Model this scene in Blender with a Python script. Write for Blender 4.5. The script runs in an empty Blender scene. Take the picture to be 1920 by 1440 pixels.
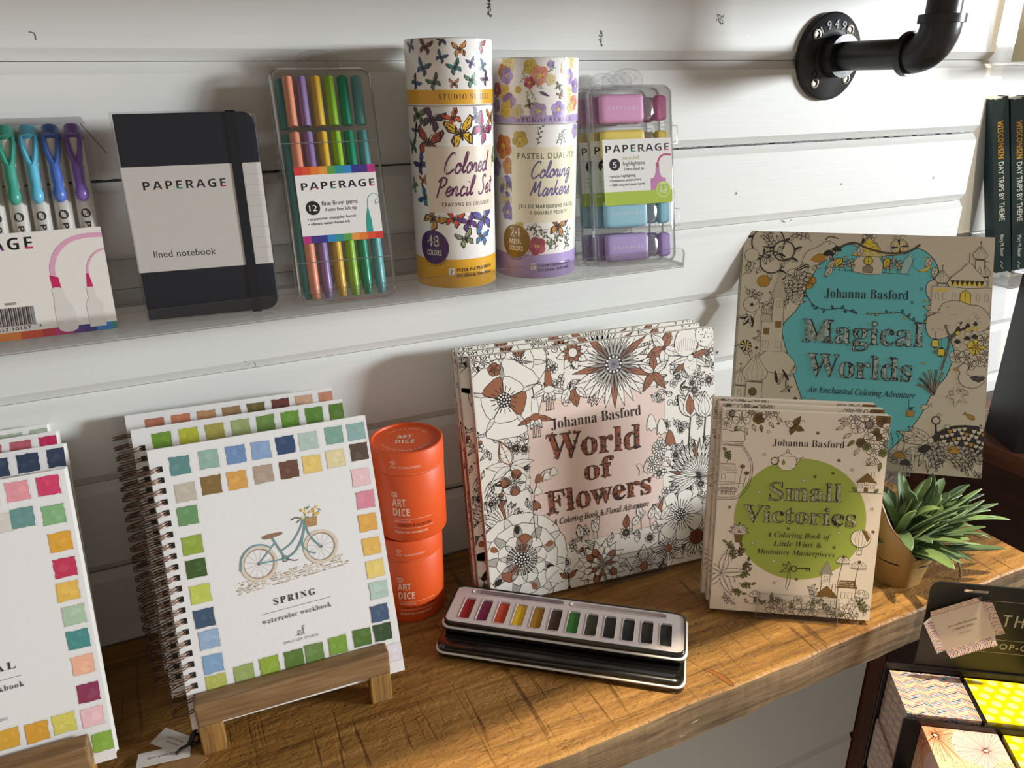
import bpy, math, random
from mathutils import Vector, Matrix
S = bpy.context.scene
COL = S.collection
R = math.radians
cos, sin, pi = math.cos, math.sin, math.pi

# ---------------------------------------------------------------- camera
def make_camera():
    yaw, pitch, roll = R(24.724), R(22.008), R(-0.6164)
    fwd = Vector((sin(yaw)*cos(pitch), cos(yaw)*cos(pitch), -sin(pitch)))
    right = Vector((cos(yaw), -sin(yaw), 0)); up = right.cross(fwd)
    r2 = right*cos(roll) + up*sin(roll); u2 = -right*sin(roll) + up*cos(roll)
    cam = bpy.data.cameras.new('camera'); cam.sensor_width = 36; cam.sensor_fit = 'HORIZONTAL'
    cam.lens = 36*1423.66/1920; cam.clip_start = .01; cam.clip_end = 50
    o = bpy.data.objects.new('camera', cam); COL.objects.link(o)
    m = Matrix((r2, u2, -fwd)).transposed().to_4x4(); m.translation = (0, -.6455, .4686)
    o.matrix_world = m; S.camera = o
make_camera()

# ---------------------------------------------------------------- light
S.view_settings.view_transform = 'Standard'; S.view_settings.look = 'None'
S.view_settings.gamma = 1; S.view_settings.exposure = 0.0; S.view_settings.use_curve_mapping = False
S.cycles.transparent_max_bounces = 32
S.cycles.max_bounces = 8
S.cycles.caustics_reflective = False; S.cycles.caustics_refractive = False
W = bpy.data.worlds.new('room_ambience'); S.world = W; W.use_nodes = True
W.node_tree.nodes['Background'].inputs[0].default_value = (1.0, .86, .72, 1)
W.node_tree.nodes['Background'].inputs[1].default_value = .42
def aim(o, target):
    d = Vector(target) - o.location
    o.rotation_euler = d.to_track_quat('-Z', 'Y').to_euler()
def window_light():          # daylight from the shop window, to the right behind the viewer
    l = bpy.data.lights.new('window_daylight', 'AREA'); l.shape = 'RECTANGLE'; l.size = .80; l.size_y = .50
    l.energy = 185; l.color = (.92, .97, 1.0)
    o = bpy.data.objects.new('window_daylight', l); COL.objects.link(o)
    o.location = (3.55, -2.05, .84); aim(o, (.45, 0, .30))
window_light()
def ceiling_spot():          # warm spot lamp on the ceiling, cut off by the shelf above
    l = bpy.data.lights.new('ceiling_spot', 'SPOT'); l.energy = 300; l.color = (1.0, .84, .60)
    l.spot_size = R(70); l.spot_blend = .35; l.shadow_soft_size = .035
    o = bpy.data.objects.new('ceiling_spot', l); COL.objects.link(o)
    o.location = (.66, -.392, 2.15); aim(o, (.50, -.33, 0))
ceiling_spot()

# ---------------------------------------------------------------- helpers
def lin(c):
    if isinstance(c, str):
        h = c.lstrip('#'); c = tuple(int(h[i:i+2], 16)/255 for i in (0, 2, 4))
        return tuple(x/12.92 if x <= .04045 else ((x+.055)/1.055)**2.4 for x in c) + (1,)
    return tuple(c) + (1,) if len(c) == 3 else c
MATS = {}
def mat(name, color='#808080', rough=.5, metal=0, coat=0, noise=0, nscale=40, bump=0, bscale=200, stretch=None, spec=.5):
    if name in MATS: return MATS[name]
    m = bpy.data.materials.new(name); m.use_nodes = True; nt = m.node_tree; b = nt.nodes['Principled BSDF']
    b.inputs['Roughness'].default_value = rough; b.inputs['Metallic'].default_value = metal
    b.inputs['Coat Weight'].default_value = coat; b.inputs['Coat Roughness'].default_value = .08
    b.inputs['Specular IOR Level'].default_value = spec
    c = lin(color); b.inputs['Base Color'].default_value = c
    tc = nt.nodes.new('ShaderNodeTexCoord'); mp = nt.nodes.new('ShaderNodeMapping')
    nt.links.new(tc.outputs['Object'], mp.inputs[0])
    if stretch: mp.inputs['Scale'].default_value = stretch
    if noise:
        n = nt.nodes.new('ShaderNodeTexNoise'); n.inputs['Scale'].default_value = nscale; n.inputs['Detail'].default_value = 6
        nt.links.new(mp.outputs[0], n.inputs['Vector'])
        r = nt.nodes.new('ShaderNodeValToRGB'); r.color_ramp.elements[0].position = .3; r.color_ramp.elements[1].position = .7
        r.color_ramp.elements[0].color = tuple(x*(1-noise) for x in c[:3]) + (1,)
        r.color_ramp.elements[1].color = tuple(min(1, x*(1+noise*.6)) for x in c[:3]) + (1,)
        nt.links.new(n.outputs[0], r.inputs[0]); nt.links.new(r.outputs[0], b.inputs['Base Color'])
    if bump:
        n = nt.nodes.new('ShaderNodeTexNoise'); n.inputs['Scale'].default_value = bscale; n.inputs['Detail'].default_value = 4
        nt.links.new(mp.outputs[0], n.inputs['Vector'])
        bp = nt.nodes.new('ShaderNodeBump'); bp.inputs['Strength'].default_value = bump; bp.inputs['Distance'].default_value = .001
        nt.links.new(n.outputs[0], bp.inputs['Height']); nt.links.new(bp.outputs[0], b.inputs['Normal'])
    MATS[name] = m; return m
def print_mat(name, rough=.5, coat=0, paper=.05):
    """ink and paper: colour from the printed pattern, slightly varied by a paper noise"""
    if name in MATS: return MATS[name]
    m = bpy.data.materials.new(name); m.use_nodes = True; nt = m.node_tree; b = nt.nodes['Principled BSDF']
    b.inputs['Roughness'].default_value = rough; b.inputs['Coat Weight'].default_value = coat; b.inputs['Coat Roughness'].default_value = .12
    a = nt.nodes.new('ShaderNodeVertexColor'); a.layer_name = 'Col'
    tc = nt.nodes.new('ShaderNodeTexCoord'); n = nt.nodes.new('ShaderNodeTexNoise'); n.inputs['Scale'].default_value = 350
    nt.links.new(tc.outputs['Object'], n.inputs['Vector'])
    r = nt.nodes.new('ShaderNodeMapRange'); r.inputs['To Min'].default_value = 1-paper; r.inputs['To Max'].default_value = 1+paper*.5
    nt.links.new(n.outputs[0], r.inputs['Value'])
    mx = nt.nodes.new('ShaderNodeMix'); mx.data_type = 'RGBA'; mx.blend_type = 'MULTIPLY'; mx.inputs[0].default_value = 1
    nt.links.new(a.outputs[0], mx.inputs[6]); nt.links.new(r.outputs[0], mx.inputs[7])
    nt.links.new(mx.outputs[2], b.inputs['Base Color'])
    MATS[name] = m; return m
def clear_mat(name, tint='#f4f6f6', gloss=.5, rough=.06, haze=0.0, edge=.75, bump=0, ior=1.45):
    """clear plastic: see-through face on, more mirror-like at glancing angles, a little milky haze"""
    if name in MATS: return MATS[name]
    m = bpy.data.materials.new(name); m.use_nodes = True; nt = m.node_tree; nt.nodes.remove(nt.nodes['Principled BSDF'])
    out = nt.nodes['Material Output']
    t = nt.nodes.new('ShaderNodeBsdfTransparent'); t.inputs[0].default_value = lin(tint)
    g = nt.nodes.new('ShaderNodeBsdfGlossy'); g.inputs['Roughness'].default_value = rough
    d = nt.nodes.new('ShaderNodeBsdfDiffuse'); d.inputs[0].default_value = lin('#dfe2e2')
    f = nt.nodes.new('ShaderNodeFresnel'); f.inputs['IOR'].default_value = ior
    mu = nt.nodes.new('ShaderNodeMath'); mu.operation = 'MULTIPLY'; mu.inputs[1].default_value = gloss; nt.links.new(f.outputs[0], mu.inputs[0])
    m1 = nt.nodes.new('ShaderNodeMixShader'); m1.inputs[0].default_value = haze
    nt.links.new(t.outputs[0], m1.inputs[1]); nt.links.new(d.outputs[0], m1.inputs[2])
    m2 = nt.nodes.new('ShaderNodeMixShader'); nt.links.new(mu.outputs[0], m2.inputs[0])
    nt.links.new(m1.outputs[0], m2.inputs[1]); nt.links.new(g.outputs[0], m2.inputs[2])
    if bump:
        tc = nt.nodes.new('ShaderNodeTexCoord'); n = nt.nodes.new('ShaderNodeTexNoise'); n.inputs['Scale'].default_value = 60; n.inputs['Detail'].default_value = 5
        nt.links.new(tc.outputs['Object'], n.inputs['Vector'])
        bp = nt.nodes.new('ShaderNodeBump'); bp.inputs['Strength'].default_value = bump; bp.inputs['Distance'].default_value = .003
        nt.links.new(n.outputs[0], bp.inputs['Height'])
        for q in (g, f): nt.links.new(bp.outputs[0], q.inputs['Normal'])
    nt.links.new(m2.outputs[0], out.inputs[0]); MATS[name] = m; return m
def wood_mat(name, dark, mid, light, scale=(2.2, 30, 30), saw=.0, bump=.5, rough=.6, fleck=None):
    if name in MATS: return MATS[name]
    m = bpy.data.materials.new(name); m.use_nodes = True; nt = m.node_tree; b = nt.nodes['Principled BSDF']
    b.inputs['Roughness'].default_value = rough; b.inputs['Specular IOR Level'].default_value = .35
    L = nt.links.new; N = nt.nodes.new
    tc = N('ShaderNodeTexCoord'); mp = N('ShaderNodeMapping'); mp.inputs['Scale'].default_value = scale; L(tc.outputs['Object'], mp.inputs[0])
    n1 = N('ShaderNodeTexNoise'); n1.inputs['Scale'].default_value = 2.2; n1.inputs['Detail'].default_value = 8; n1.inputs['Roughness'].default_value = .62; n1.inputs['Distortion'].default_value = .9
    L(mp.outputs[0], n1.inputs['Vector'])
    n2 = N('ShaderNodeTexNoise'); n2.inputs['Scale'].default_value = 9; n2.inputs['Detail'].default_value = 6; n2.inputs['Roughness'].default_value = .7
    L(mp.outputs[0], n2.inputs['Vector'])
    mm = N('ShaderNodeMix'); mm.inputs[0].default_value = .38; L(n1.outputs[0], mm.inputs[2]); L(n2.outputs[0], mm.inputs[3])
    rp = N('ShaderNodeValToRGB'); e = rp.color_ramp.elements; e[0].position = .33; e[0].color = lin(dark); e[1].position = .68; e[1].color = lin(light)
    k = rp.color_ramp.elements.new(.5); k.color = lin(mid); L(mm.outputs[0], rp.inputs[0])
    col = rp.outputs[0]; h = mm.outputs[0]
    if saw:      # saw marks and chatter across the grain
        def nz(sc_, det, dist, rot=0):
            m_ = N('ShaderNodeMapping'); m_.inputs['Scale'].default_value = sc_; m_.inputs['Rotation'].default_value = (0, 0, R(rot)); L(tc.outputs['Object'], m_.inputs[0])
            t_ = N('ShaderNodeTexNoise'); t_.inputs['Scale'].default_value = 1; t_.inputs['Detail'].default_value = det; t_.inputs['Distortion'].default_value = dist; L(m_.outputs[0], t_.inputs['Vector']); return t_.outputs[0]
        def ramp(v, a_, b_, lo=0, hi=1):
            r_ = N('ShaderNodeMapRange'); r_.inputs['From Min'].default_value = a_; r_.inputs['From Max'].default_value = b_; r_.inputs['To Min'].default_value = lo; r_.inputs['To Max'].default_value = hi; L(v, r_.inputs['Value']); return r_.outputs[0]
        def op(kind, x_, y_):
            o_ = N('ShaderNodeMath'); o_.operation = kind
            for i_, q in ((0, x_), (1, y_)):
                if isinstance(q, (int, float)): o_.inputs[i_].default_value = q
                else: L(q, o_.inputs[i_])
            return o_.outputs[0]
        lines = ramp(nz((150, 9, 1), 2, .5, -6), .40, .33)            # thin dark cuts
        zone = ramp(nz((7, 11, 7), 2, 0), .42, .58)
        chat = nz((120, 210, 60), 3, 1.0)                             # rough torn grain
        pits = ramp(nz((95, 260, 60), 2, 1.5), .40, .30)
        dk = op('MULTIPLY', op('ADD', op('MULTIPLY', lines, zone), op('MULTIPLY', pits, .55)), saw)
        mc = N('ShaderNodeMix'); mc.data_type = 'RGBA'; mc.clamp_factor = True
        L(dk, mc.inputs[0]); L(col, mc.inputs[6]); mc.inputs[7].default_value = lin(dark); col = mc.outputs[2]
        h = op('SUBTRACT', op('ADD', op('MULTIPLY', h, .7), chat), op('MULTIPLY', dk, .9))
    if fleck:
        vn = N('ShaderNodeTexNoise'); vn.inputs['Scale'].default_value = 26; vn.inputs['Detail'].default_value = 7; vn.inputs['Roughness'].default_value = .75
        mp4 = N('ShaderNodeMapping'); mp4.inputs['Scale'].default_value = (.55, 2.2, 2.2); L(tc.outputs['Object'], mp4.inputs[0]); L(mp4.outputs[0], vn.inputs['Vector'])
        vr = N('ShaderNodeValToRGB'); vr.color_ramp.elements[0].position = .655; vr.color_ramp.elements[1].position = .69; L(vn.outputs[0], vr.inputs[0])
        mc = N('ShaderNodeMix'); mc.data_type = 'RGBA'; L(vr.outputs[0], mc.inputs[0]); L(col, mc.inputs[6]); mc.inputs[7].default_value = lin(fleck); col = mc.outputs[2]
    L(col, b.inputs['Base Color'])
    bp = N('ShaderNodeBump'); bp.inputs['Strength'].default_value = bump; bp.inputs['Distance'].default_value = .0012; L(h, bp.inputs['Height']); L(bp.outputs[0], b.inputs['Normal'])
    MATS[name] = m; return m

WHITE = lin('#ffffff')
class MB:
    def __init__(s): s.v = []; s.f = []; s.m = []; s.c = []; s.hascol = False
    def face(s, pts, mi=0, col=None):
        i = len(s.v); s.v.extend(pts); s.f.append(tuple(range(i, i+len(pts)))); s.m.append(mi); s.c.append(col)
        if col is not None: s.hascol = True
    def raw(s, vs, fs, mi=0, col=None):
        i = len(s.v); s.v.extend(vs)
        for f in fs: s.f.append(tuple(k+i for k in f)); s.m.append(mi); s.c.append(col)
        if col is not None: s.hascol = True
    def box(s, a, b, mi=0, col=None):
        x0, y0, z0 = a; x1, y1, z1 = b
        v = [(x0,y0,z0),(x1,y0,z0),(x1,y1,z0),(x0,y1,z0),(x0,y0,z1),(x1,y0,z1),(x1,y1,z1),(x0,y1,z1)]
        s.raw(v, [(3,2,1,0),(4,5,6,7),(0,1,5,4),(1,2,6,5),(2,3,7,6),(3,0,4,7)], mi, col)
    def loft(s, rings, mi=0, col=None, cap0=True, cap1=True, closed=True):
        n = len(rings[0]); v = [p for r in rings for p in r]; f = []
        for k in range(len(rings)-1):
            for j in range(n if closed else n-1):
                a = k*n+j; b = k*n+(j+1) % n; f.append((a, b, b+n, a+n))
        if cap0: f.append(tuple(reversed(range(n))))
        if cap1: f.append(tuple((len(rings)-1)*n+j for j in range(n)))
        s.raw(v, f, mi, col)
    def tube(s, pts, r, n=8, mi=0, col=None, closed=False, caps=True):
        pts = [Vector(p) for p in pts]; rings = []; N = len(pts)
        rr = r if isinstance(r, (list, tuple)) else [r]*N
        prev = None
        for i, p in enumerate(pts):
            if closed: t = pts[(i+1) % N]-pts[i-1]
            else: t = pts[min(i+1, N-1)]-pts[max(i-1, 0)]
            t.normalize()
            if prev is None:
                u = t.orthogonal().normalized()
            else:
                u = prev - t*prev.dot(t)
                u = u.normalized() if u.length > 1e-9 else t.orthogonal().normalized()
            prev = u; w = t.cross(u)
            rings.append([tuple(p + (u*cos(2*pi*k/n) + w*sin(2*pi*k/n))*rr[i]) for k in range(n)])
        if closed: rings.append(rings[0])
        s.loft(rings, mi, col, caps and not closed, caps and not closed)
    def lathe(s, prof, n=48, c=(0, 0), mi=0, col=None, cap0=False, cap1=False):
        rings = [[(c[0]+r*cos(2*pi*k/n), c[1]+r*sin(2*pi*k/n), z) for k in range(n)] for r, z in prof]
        s.loft(rings, mi, col, cap0, cap1)
    def xform(s, M):
        s.v = [tuple(M @ Vector(p)) for p in s.v]; return s
    def build(s, name, mats, parent=None, smooth=False, bevel=0, kind=None, seg=2):
        me = bpy.data.meshes.new(name); me.from_pydata(s.v, [], s.f)
        ms = mats if isinstance(mats, (list, tuple)) else [mats]
        for m in ms: me.materials.append(m)
        if len(ms) > 1: me.polygons.foreach_set('material_index', s.m)
        if s.hascol:
            at = me.color_attributes.new('Col', 'FLOAT_COLOR', 'CORNER'); buf = []
            for f, c in zip(s.f, s.c): buf.extend((c or WHITE)*len(f))
            at.data.foreach_set('color', buf)
        if smooth: me.polygons.foreach_set('use_smooth', [True]*len(me.polygons))
        me.update(); o = bpy.data.objects.new(name, me); COL.objects.link(o)
        if parent: o.parent = parent
        if bevel:
            w = o.modifiers.new('bevel', 'BEVEL'); w.width = bevel; w.segments = seg; w.limit_method = 'ANGLE'; w.angle_limit = R(50)
        if smooth:
            try:
                me.set_sharp_from_angle(angle=R(42))
            except Exception: pass
        if kind: o['kind'] = kind
        return o
def tag(o, label, cat, group=None):
    o['label'] = label; o['category'] = cat
    if group: o['group'] = group
    return o
def thing(name, label, cat, M=None, group=None):
    o = bpy.data.objects.new(name, None); COL.objects.link(o); o.empty_display_size = .02
    if M is not None: o.matrix_world = M
    return tag(o, label, cat, group)
def copy_tree(src, M, label, group=None):
    c = src.copy(); COL.objects.link(c); c.matrix_world = M; c['label'] = label
    if group: c['group'] = group
    def rec(a, b):
        for ch in list(a.children):
            d = ch.copy(); COL.objects.link(d); d.parent = b; rec(ch, d)
    rec(src, c); return c
def frame(x, y, z, yaw, lean):
    """matrix whose X runs along a leaning panel, Z up the panel, Y into the wall"""
    a, l = R(yaw), R(lean)
    ax = Vector((cos(a), sin(a), 0)); n = Vector((-sin(a), cos(a), 0)); up = Vector((0, 0, 1))*cos(l) + n*sin(l)
    yv = n*cos(l) - Vector((0, 0, 1))*sin(l)
    M = Matrix((ax, yv, up)).transposed().to_4x4(); M.translation = (x, y, z); return M
def zrot(x, y, z, a):
    return Matrix.Translation((x, y, z)) @ Matrix.Rotation(R(a), 4, 'Z')
def rrect(x0, y0, x1, y1, r, n=5):
    o = []
    for cx, cy, a0 in ((x1-r, y0+r, -90), (x1-r, y1-r, 0), (x0+r, y1-r, 90), (x0+r, y0+r, 180)):
        for k in range(n+1):
            a = R(a0+90*k/n); o.append((cx+r*cos(a), cy+r*sin(a)))
    return o
def smooth_pts(p, n=6, closed=False):
    q = []; N = len(p)
    for i in range(N if closed else N-1):
        p0 = p[i-1] if (i or closed) else p[0]; p1 = p[i]; p2 = p[(i+1) % N]; p3 = p[(i+2) % N] if closed else p[min(i+2, N-1)]
        for k in range(n):
            t = k/n
            q.append(tuple(.5*(2*b+(c-a)*t+(2*a-5*b+4*c-d)*t*t+(3*b-a-3*c+d)*t**3) for a, b, c, d in zip(p0, p1, p2, p3)))
    if not closed: q.append(tuple(p[-1]))
    return q

# ---------------------------------------------------------------- lettering
def mm_(s, u, l, ex={}):
    return ''.join(ex.get(ch) or (chr(u+ord(ch)-65) if 'A' <= ch <= 'Z' else chr(l+ord(ch)-97) if 'a' <= ch <= 'z' else ch) for ch in s)
FONTS = {'sans': lambda s: s,
    'serif': lambda s: mm_(s, 0x1D400, 0x1D41A), 'ital': lambda s: mm_(s, 0x1D434, 0x1D44E, {'h': '\u210e'}),
    'bital': lambda s: mm_(s, 0x1D468, 0x1D482), 'script': lambda s: mm_(s, 0x1D4D0, 0x1D4EA),
    'thin': lambda s: mm_(s, 0x1D5A0, 0x1D5BA), 'bold': lambda s: mm_(s, 0x1D5D4, 0x1D5EE), 'mono': lambda s: mm_(s, 0x1D670, 0x1D68A)}
TC = {}
def glyphs(s, font='sans', sp=1.0, off=0.0):
    key = (s, font, sp, off)
    if key in TC: return TC[key]
    cu = bpy.data.curves.new('lettering', 'FONT'); cu.body = FONTS[font](s); cu.size = 1; cu.space_character = sp; cu.offset = off; cu.resolution_u = 3
    o = bpy.data.objects.new('lettering', cu); me = o.to_mesh()
    v = [(p.co.x, p.co.y) for p in me.vertices]; f = [tuple(p.vertices) for p in me.polygons]
    o.to_mesh_clear(); bpy.data.objects.remove(o); bpy.data.curves.remove(cu)
    TC[key] = (v, f); return TC[key]
CAP = {}
def cap_h(font):
    if font not in CAP:
        v, f = glyphs('H', font); CAP[font] = max(p[1] for p in v) - min(p[1] for p in v)
    return CAP[font]

def clip_poly(P, ax, val, keep_less):
    out = []; n = len(P)
    for i in range(n):
        a, b = P[i], P[(i+1) % n]
        ia = (a[ax] <= val) if keep_less else (a[ax] >= val); ib = (b[ax] <= val) if keep_less else (b[ax] >= val)
        if ia: out.append(a)
        if ia != ib:
            t = (val-a[ax])/(b[ax]-a[ax]); q = (a[0]+(b[0]-a[0])*t, a[1]+(b[1]-a[1])*t); out.append(q)
    return out
def area2(P): return sum(P[i][0]*P[(i+1) % len(P)][1]-P[(i+1) % len(P)][0]*P[i][1] for i in range(len(P)))

class Art:
    """print on a surface: polygons in millimetres laid on it in layers"""
    def __init__(s, mb, fmap, clip=None, strip=None, base=6e-5, step=2e-6, mi=0, flip=False):
        s.mb, s.fmap, s.clip, s.strip, s.z, s.step, s.mi, s.flip = mb, fmap, clip, strip, base, step, mi, flip
        s.ink = lin('#1d1a1a'); s.lw = .42
    def up(s, n=1): s.z += s.step*n
    def poly(s, P, col, z=None, flat=False):
        z = s.z if z is None else z; col = lin(col) if isinstance(col, str) else col
        if s.clip:
            x0, y0, x1, y1 = s.clip
            xs = [p[0] for p in P]; ys = [p[1] for p in P]
            if max(xs) < x0 or min(xs) > x1 or max(ys) < y0 or min(ys) > y1: return
            if min(xs) < x0: P = clip_poly(P, 0, x0, False)
            if P and max(xs) > x1: P = clip_poly(P, 0, x1, True)
            if P and min(ys) < y0: P = clip_poly(P, 1, y0, False)
            if P and max(ys) > y1: P = clip_poly(P, 1, y1, True)
            if len(P) < 3: return
        if s.strip:
            xs = [p[0] for p in P]; a, b = min(xs), max(xs)
            if b-a > s.strip:
                k = math.floor(a/s.strip)
                while k*s.strip < b:
                    Q = clip_poly(P, 0, k*s.strip, False); Q = clip_poly(Q, 0, (k+1)*s.strip, True) if Q else Q
                    if len(Q) >= 3: s._emit(Q, col, z)
                    k += 1
                return
        s._emit(P, col, z)
    def _emit(s, P, col, z):
        a = area2(P)
        if abs(a) < 1e-7: return
        if (a < 0) != s.flip: P = P[::-1]
        s.mb.face([s.fmap(p[0], p[1], z) for p in P], s.mi, col)
    def rect(s, x0, y0, x1, y1, col): s.poly([(x0, y0), (x1, y0), (x1, y1), (x0, y1)], col); s.up()
    def stroke(s, P, w=None, col=None, closed=False, taper=False, z=None):
        w = w or s.lw; col = col or s.ink; n = len(P)
        if n < 2: return
        L = []
        for i in range(n):
            if closed: a, b = P[i-1], P[(i+1) % n]
            else: a, b = P[max(i-1, 0)], P[min(i+1, n-1)]
            dx, dy = b[0]-a[0], b[1]-a[1]; d = math.hypot(dx, dy) or 1
            h = w*.5*((1-.8*abs(2*i/(n-1)-1)) if taper else 1)
            L.append(((P[i][0]-dy/d*h, P[i][1]+dx/d*h), (P[i][0]+dy/d*h, P[i][1]-dx/d*h)))
        for i in range(n if closed else n-1):
            a, b = L[i], L[(i+1) % n]; s.poly([a[1], b[1], b[0], a[0]], col, z)
    def disc(s, x, y, r, col, n=14, ry=None): s.poly([(x+r*cos(2*pi*k/n), y+(ry or r)*sin(2*pi*k/n)) for k in range(n)], col)
    def ring(s, x, y, r, w=None, col=None, n=16, ry=None): s.stroke([(x+r*cos(2*pi*k/n), y+(ry or r)*sin(2*pi*k/n)) for k in range(n)], w, col, True)
    def text(s, t, p0, p1, cap, font='sans', col='#1d1a1a', sp=1.0, off=0, shear=0, bits=None):
        """lettering from p0 to p1 (baseline ends) with this capital height; p1 may be a width"""
        v, f = glyphs(t, font, sp, off)
        if not v: return
        x0 = min(p[0] for p in v); x1 = max(p[0] for p in v)
        if not isinstance(p1, tuple): p1 = (p0[0]+p1, p0[1])
        dx, dy = p1[0]-p0[0], p1[1]-p0[1]; W = math.hypot(dx, dy); ux, uy = dx/W, dy/W
        kx = W/(x1-x0); ky = cap/cap_h(font); col = lin(col) if isinstance(col, str) else col
        def pl(p):
            a = (p[0]-x0)*kx + shear*p[1]*ky; b = p[1]*ky
            return (p0[0]+ux*a-uy*b, p0[1]+uy*a+ux*b)
        for q in f: s.poly([pl(v[i]) for i in q], col)
        if bits:       # coloured feet of single letters: (from, to, colour) as fractions of the width
            s.up()
            for a, b, c in bits:
                X0, X1 = x0+(x1-x0)*a, x0+(x1-x0)*b
                for q in f:
                    P = [v[i] for i in q]
                    for ax, val, less in ((0, X0, False), (0, X1, True), (1, .17*cap_h(font), True)):
                        P = clip_poly(P, ax, val, less) if len(P) >= 3 else []
                    if len(P) >= 3: s.poly([pl(p) for p in P], lin(c))
        s.up()
    def inside(s, t, p0, p1, cap, font, n, rnd):
        """random points on the letters"""
        v, f = glyphs(t, font); x0 = min(p[0] for p in v); x1 = max(p[0] for p in v)
        dx, dy = p1[0]-p0[0], p1[1]-p0[1]; W = math.hypot(dx, dy); ux, uy = dx/W, dy/W; kx = W/(x1-x0); ky = cap/cap_h(font)
        tri = []
        for q in f:
            for i in range(1, len(q)-1): tri.append((v[q[0]], v[q[i]], v[q[i+1]]))
        ar = [abs(area2(t_)) for t_ in tri]; out = []
        for _ in range(n):
            a, b, c = rnd.choices(tri, ar)[0]; r1, r2 = rnd.random()**.5, rnd.random()
            p = [(1-r1)*a[i]+r1*(1-r2)*b[i]+r1*r2*c[i] for i in (0, 1)]
            A, B = (p[0]-x0)*kx, p[1]*ky; out.append((p0[0]+ux*A-uy*B, p0[1]+uy*A+ux*B))
        return out
    # ---- drawing motifs
    def petal(s, cx, cy, a, r0, r1, w, shape='round', n=9):
        L = []; Rr = []
        for i in range(n+1):
            t = i/n; d = r0+(r1-r0)*t
            if shape == 'round': h = w*math.sqrt(max(0, 1-(2*t**1.35-1)**2))*.5 if 0 < t < 1 else 0
            elif shape == 'point': h = w*.5*sin(pi*t**.8)*(1-.25*t)
            else: h = w*.5*(sin(pi*t*.62)**.8)*(1 if t < .97 else .55)
            L.append((d, h)); Rr.append((d, -h))
        P = L+Rr[::-1][1 if L[-1][1] == 0 else 0:]
        return [(cx+d*cos(a)-h*sin(a), cy+d*sin(a)+h*cos(a)) for d, h in P]
    def flower(s, cx, cy, r, n=6, w=None, rot=0, fill='#f2efe6', acc=None, accn=(), shape='round', core=.22, veins=2, corecol=None, inner=0, lw=None):
        w = w or 2*pi*r*.62/n*1.15; lw = lw or s.lw; Z = s.z
        for k in range(n):
            a = rot+2*pi*k/n; P = s.petal(cx, cy, a, r*core*.6, r, w, shape)
            s.poly(P, acc if (acc and k in accn) else fill, Z); s.stroke(P, lw, None, True, z=Z+s.step)
            for j in range(veins):
                b = a+(j-(veins-1)/2)*w/r*.38
                s.stroke([(cx+r*(core+.05)*cos(b), cy+r*(core+.05)*sin(b)), (cx+r*.62*cos(b), cy+r*.62*sin(b))], lw*1.3, None, z=Z+2*s.step, taper=False)
        s.z = Z+3*s.step
        if inner:
            s.flower(cx, cy, r*inner, n, None, rot+pi/n, fill, acc, range(n) if acc else (), shape, core/inner*.8, 1, corecol, 0, lw); return
        c = r*core
        s.disc(cx, cy, c, corecol or s.ink, 14); s.up()
        if corecol is None:
            for rr, m in ((.78, 12), (.42, 7), (0, 1)):
                for k in range(m): s.disc(cx+c*rr*cos(2*pi*k/m), cy+c*rr*sin(2*pi*k/m), c*.13, fill, 6)
        else: s.ring(cx, cy, c, lw)
        s.up()
    def leaf(s, x, y, a, ln, w, fill='#f2efe6', veins=3, half=None, lw=None):
        Z = s.z; P = s.petal(x, y, a, 0, ln, w, 'point'); lw = lw or s.lw
        s.poly(P, fill, Z); ZL = Z+(2 if half else 1)*s.step
        if half: s.poly(P[:len(P)//2+1]+[P[0]], half, Z+s.step)
        s.stroke(P, lw, None, True, z=ZL); tip = (x+ln*cos(a), y+ln*sin(a))
        s.stroke([(x, y), tip], lw*.8, None, z=ZL)
        for k in range(1, veins+1):
            t = k/(veins+1); b = (x+ln*t*cos(a), y+ln*t*sin(a))
            for sg in (-1, 1):
                e = ln*.5*w/ln; s.stroke([b, (b[0]+e*.75*cos(a+sg*.75), b[1]+e*.75*sin(a+sg*.75))], lw*.7, None, z=ZL)
        s.z = ZL+s.step
    def sprig(s, x, y, a, ln, n=4, fill='#f2efe6', w=3, lw=None, curve=.4):
        pts = [(x+ln*t*cos(a+curve*t), y+ln*t*sin(a+curve*t)) for t in [i/8 for i in range(9)]]
        s.stroke(pts, lw or s.lw); s.up(); Z = s.z
        for k in range(n):
            s.z = Z
            p = pts[min(8, 2+int(6*k/max(1, n-1)))]; sg = 1 if k % 2 else -1
            s.leaf(p[0], p[1], a+curve*.6+sg*.8, ln*.36, w, fill, 0, None, lw)
    def star(s, x, y, r, filled=None, rot=.3, n=5):
        P = [(x+(r if k % 2 == 0 else r*.42)*cos(rot+pi/2+pi*k/n), y+(r if k % 2 == 0 else r*.42)*sin(rot+pi/2+pi*k/n)) for k in range(2*n)]
        if filled: s.poly(P, filled)
        s.stroke(P, s.lw*.9, None, True, z=s.z+s.step); s.up(2)
    def curve(s, P, w=None, col=None, n=6): s.stroke(smooth_pts(P, n), w, lin(col) if isinstance(col, str) else col); s.up()
    def shape(s, P, fill, lw=None, n=0, col=None):
        if n: P = smooth_pts(P, n, True)
        if fill: s.poly(P, fill)
        s.stroke(P, lw or s.lw, lin(col) if isinstance(col, str) else col, True, z=s.z+s.step); s.up(2)
    def spiral(s, x, y, r, turns=1.6, a0=0, sg=1, w=None):
        s.stroke([(x+r*(1-t)*cos(a0+sg*turns*2*pi*t), y+r*(1-t)*sin(a0+sg*turns*2*pi*t)) for t in [i/18*.95 for i in range(19)]], w); s.up()
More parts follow.
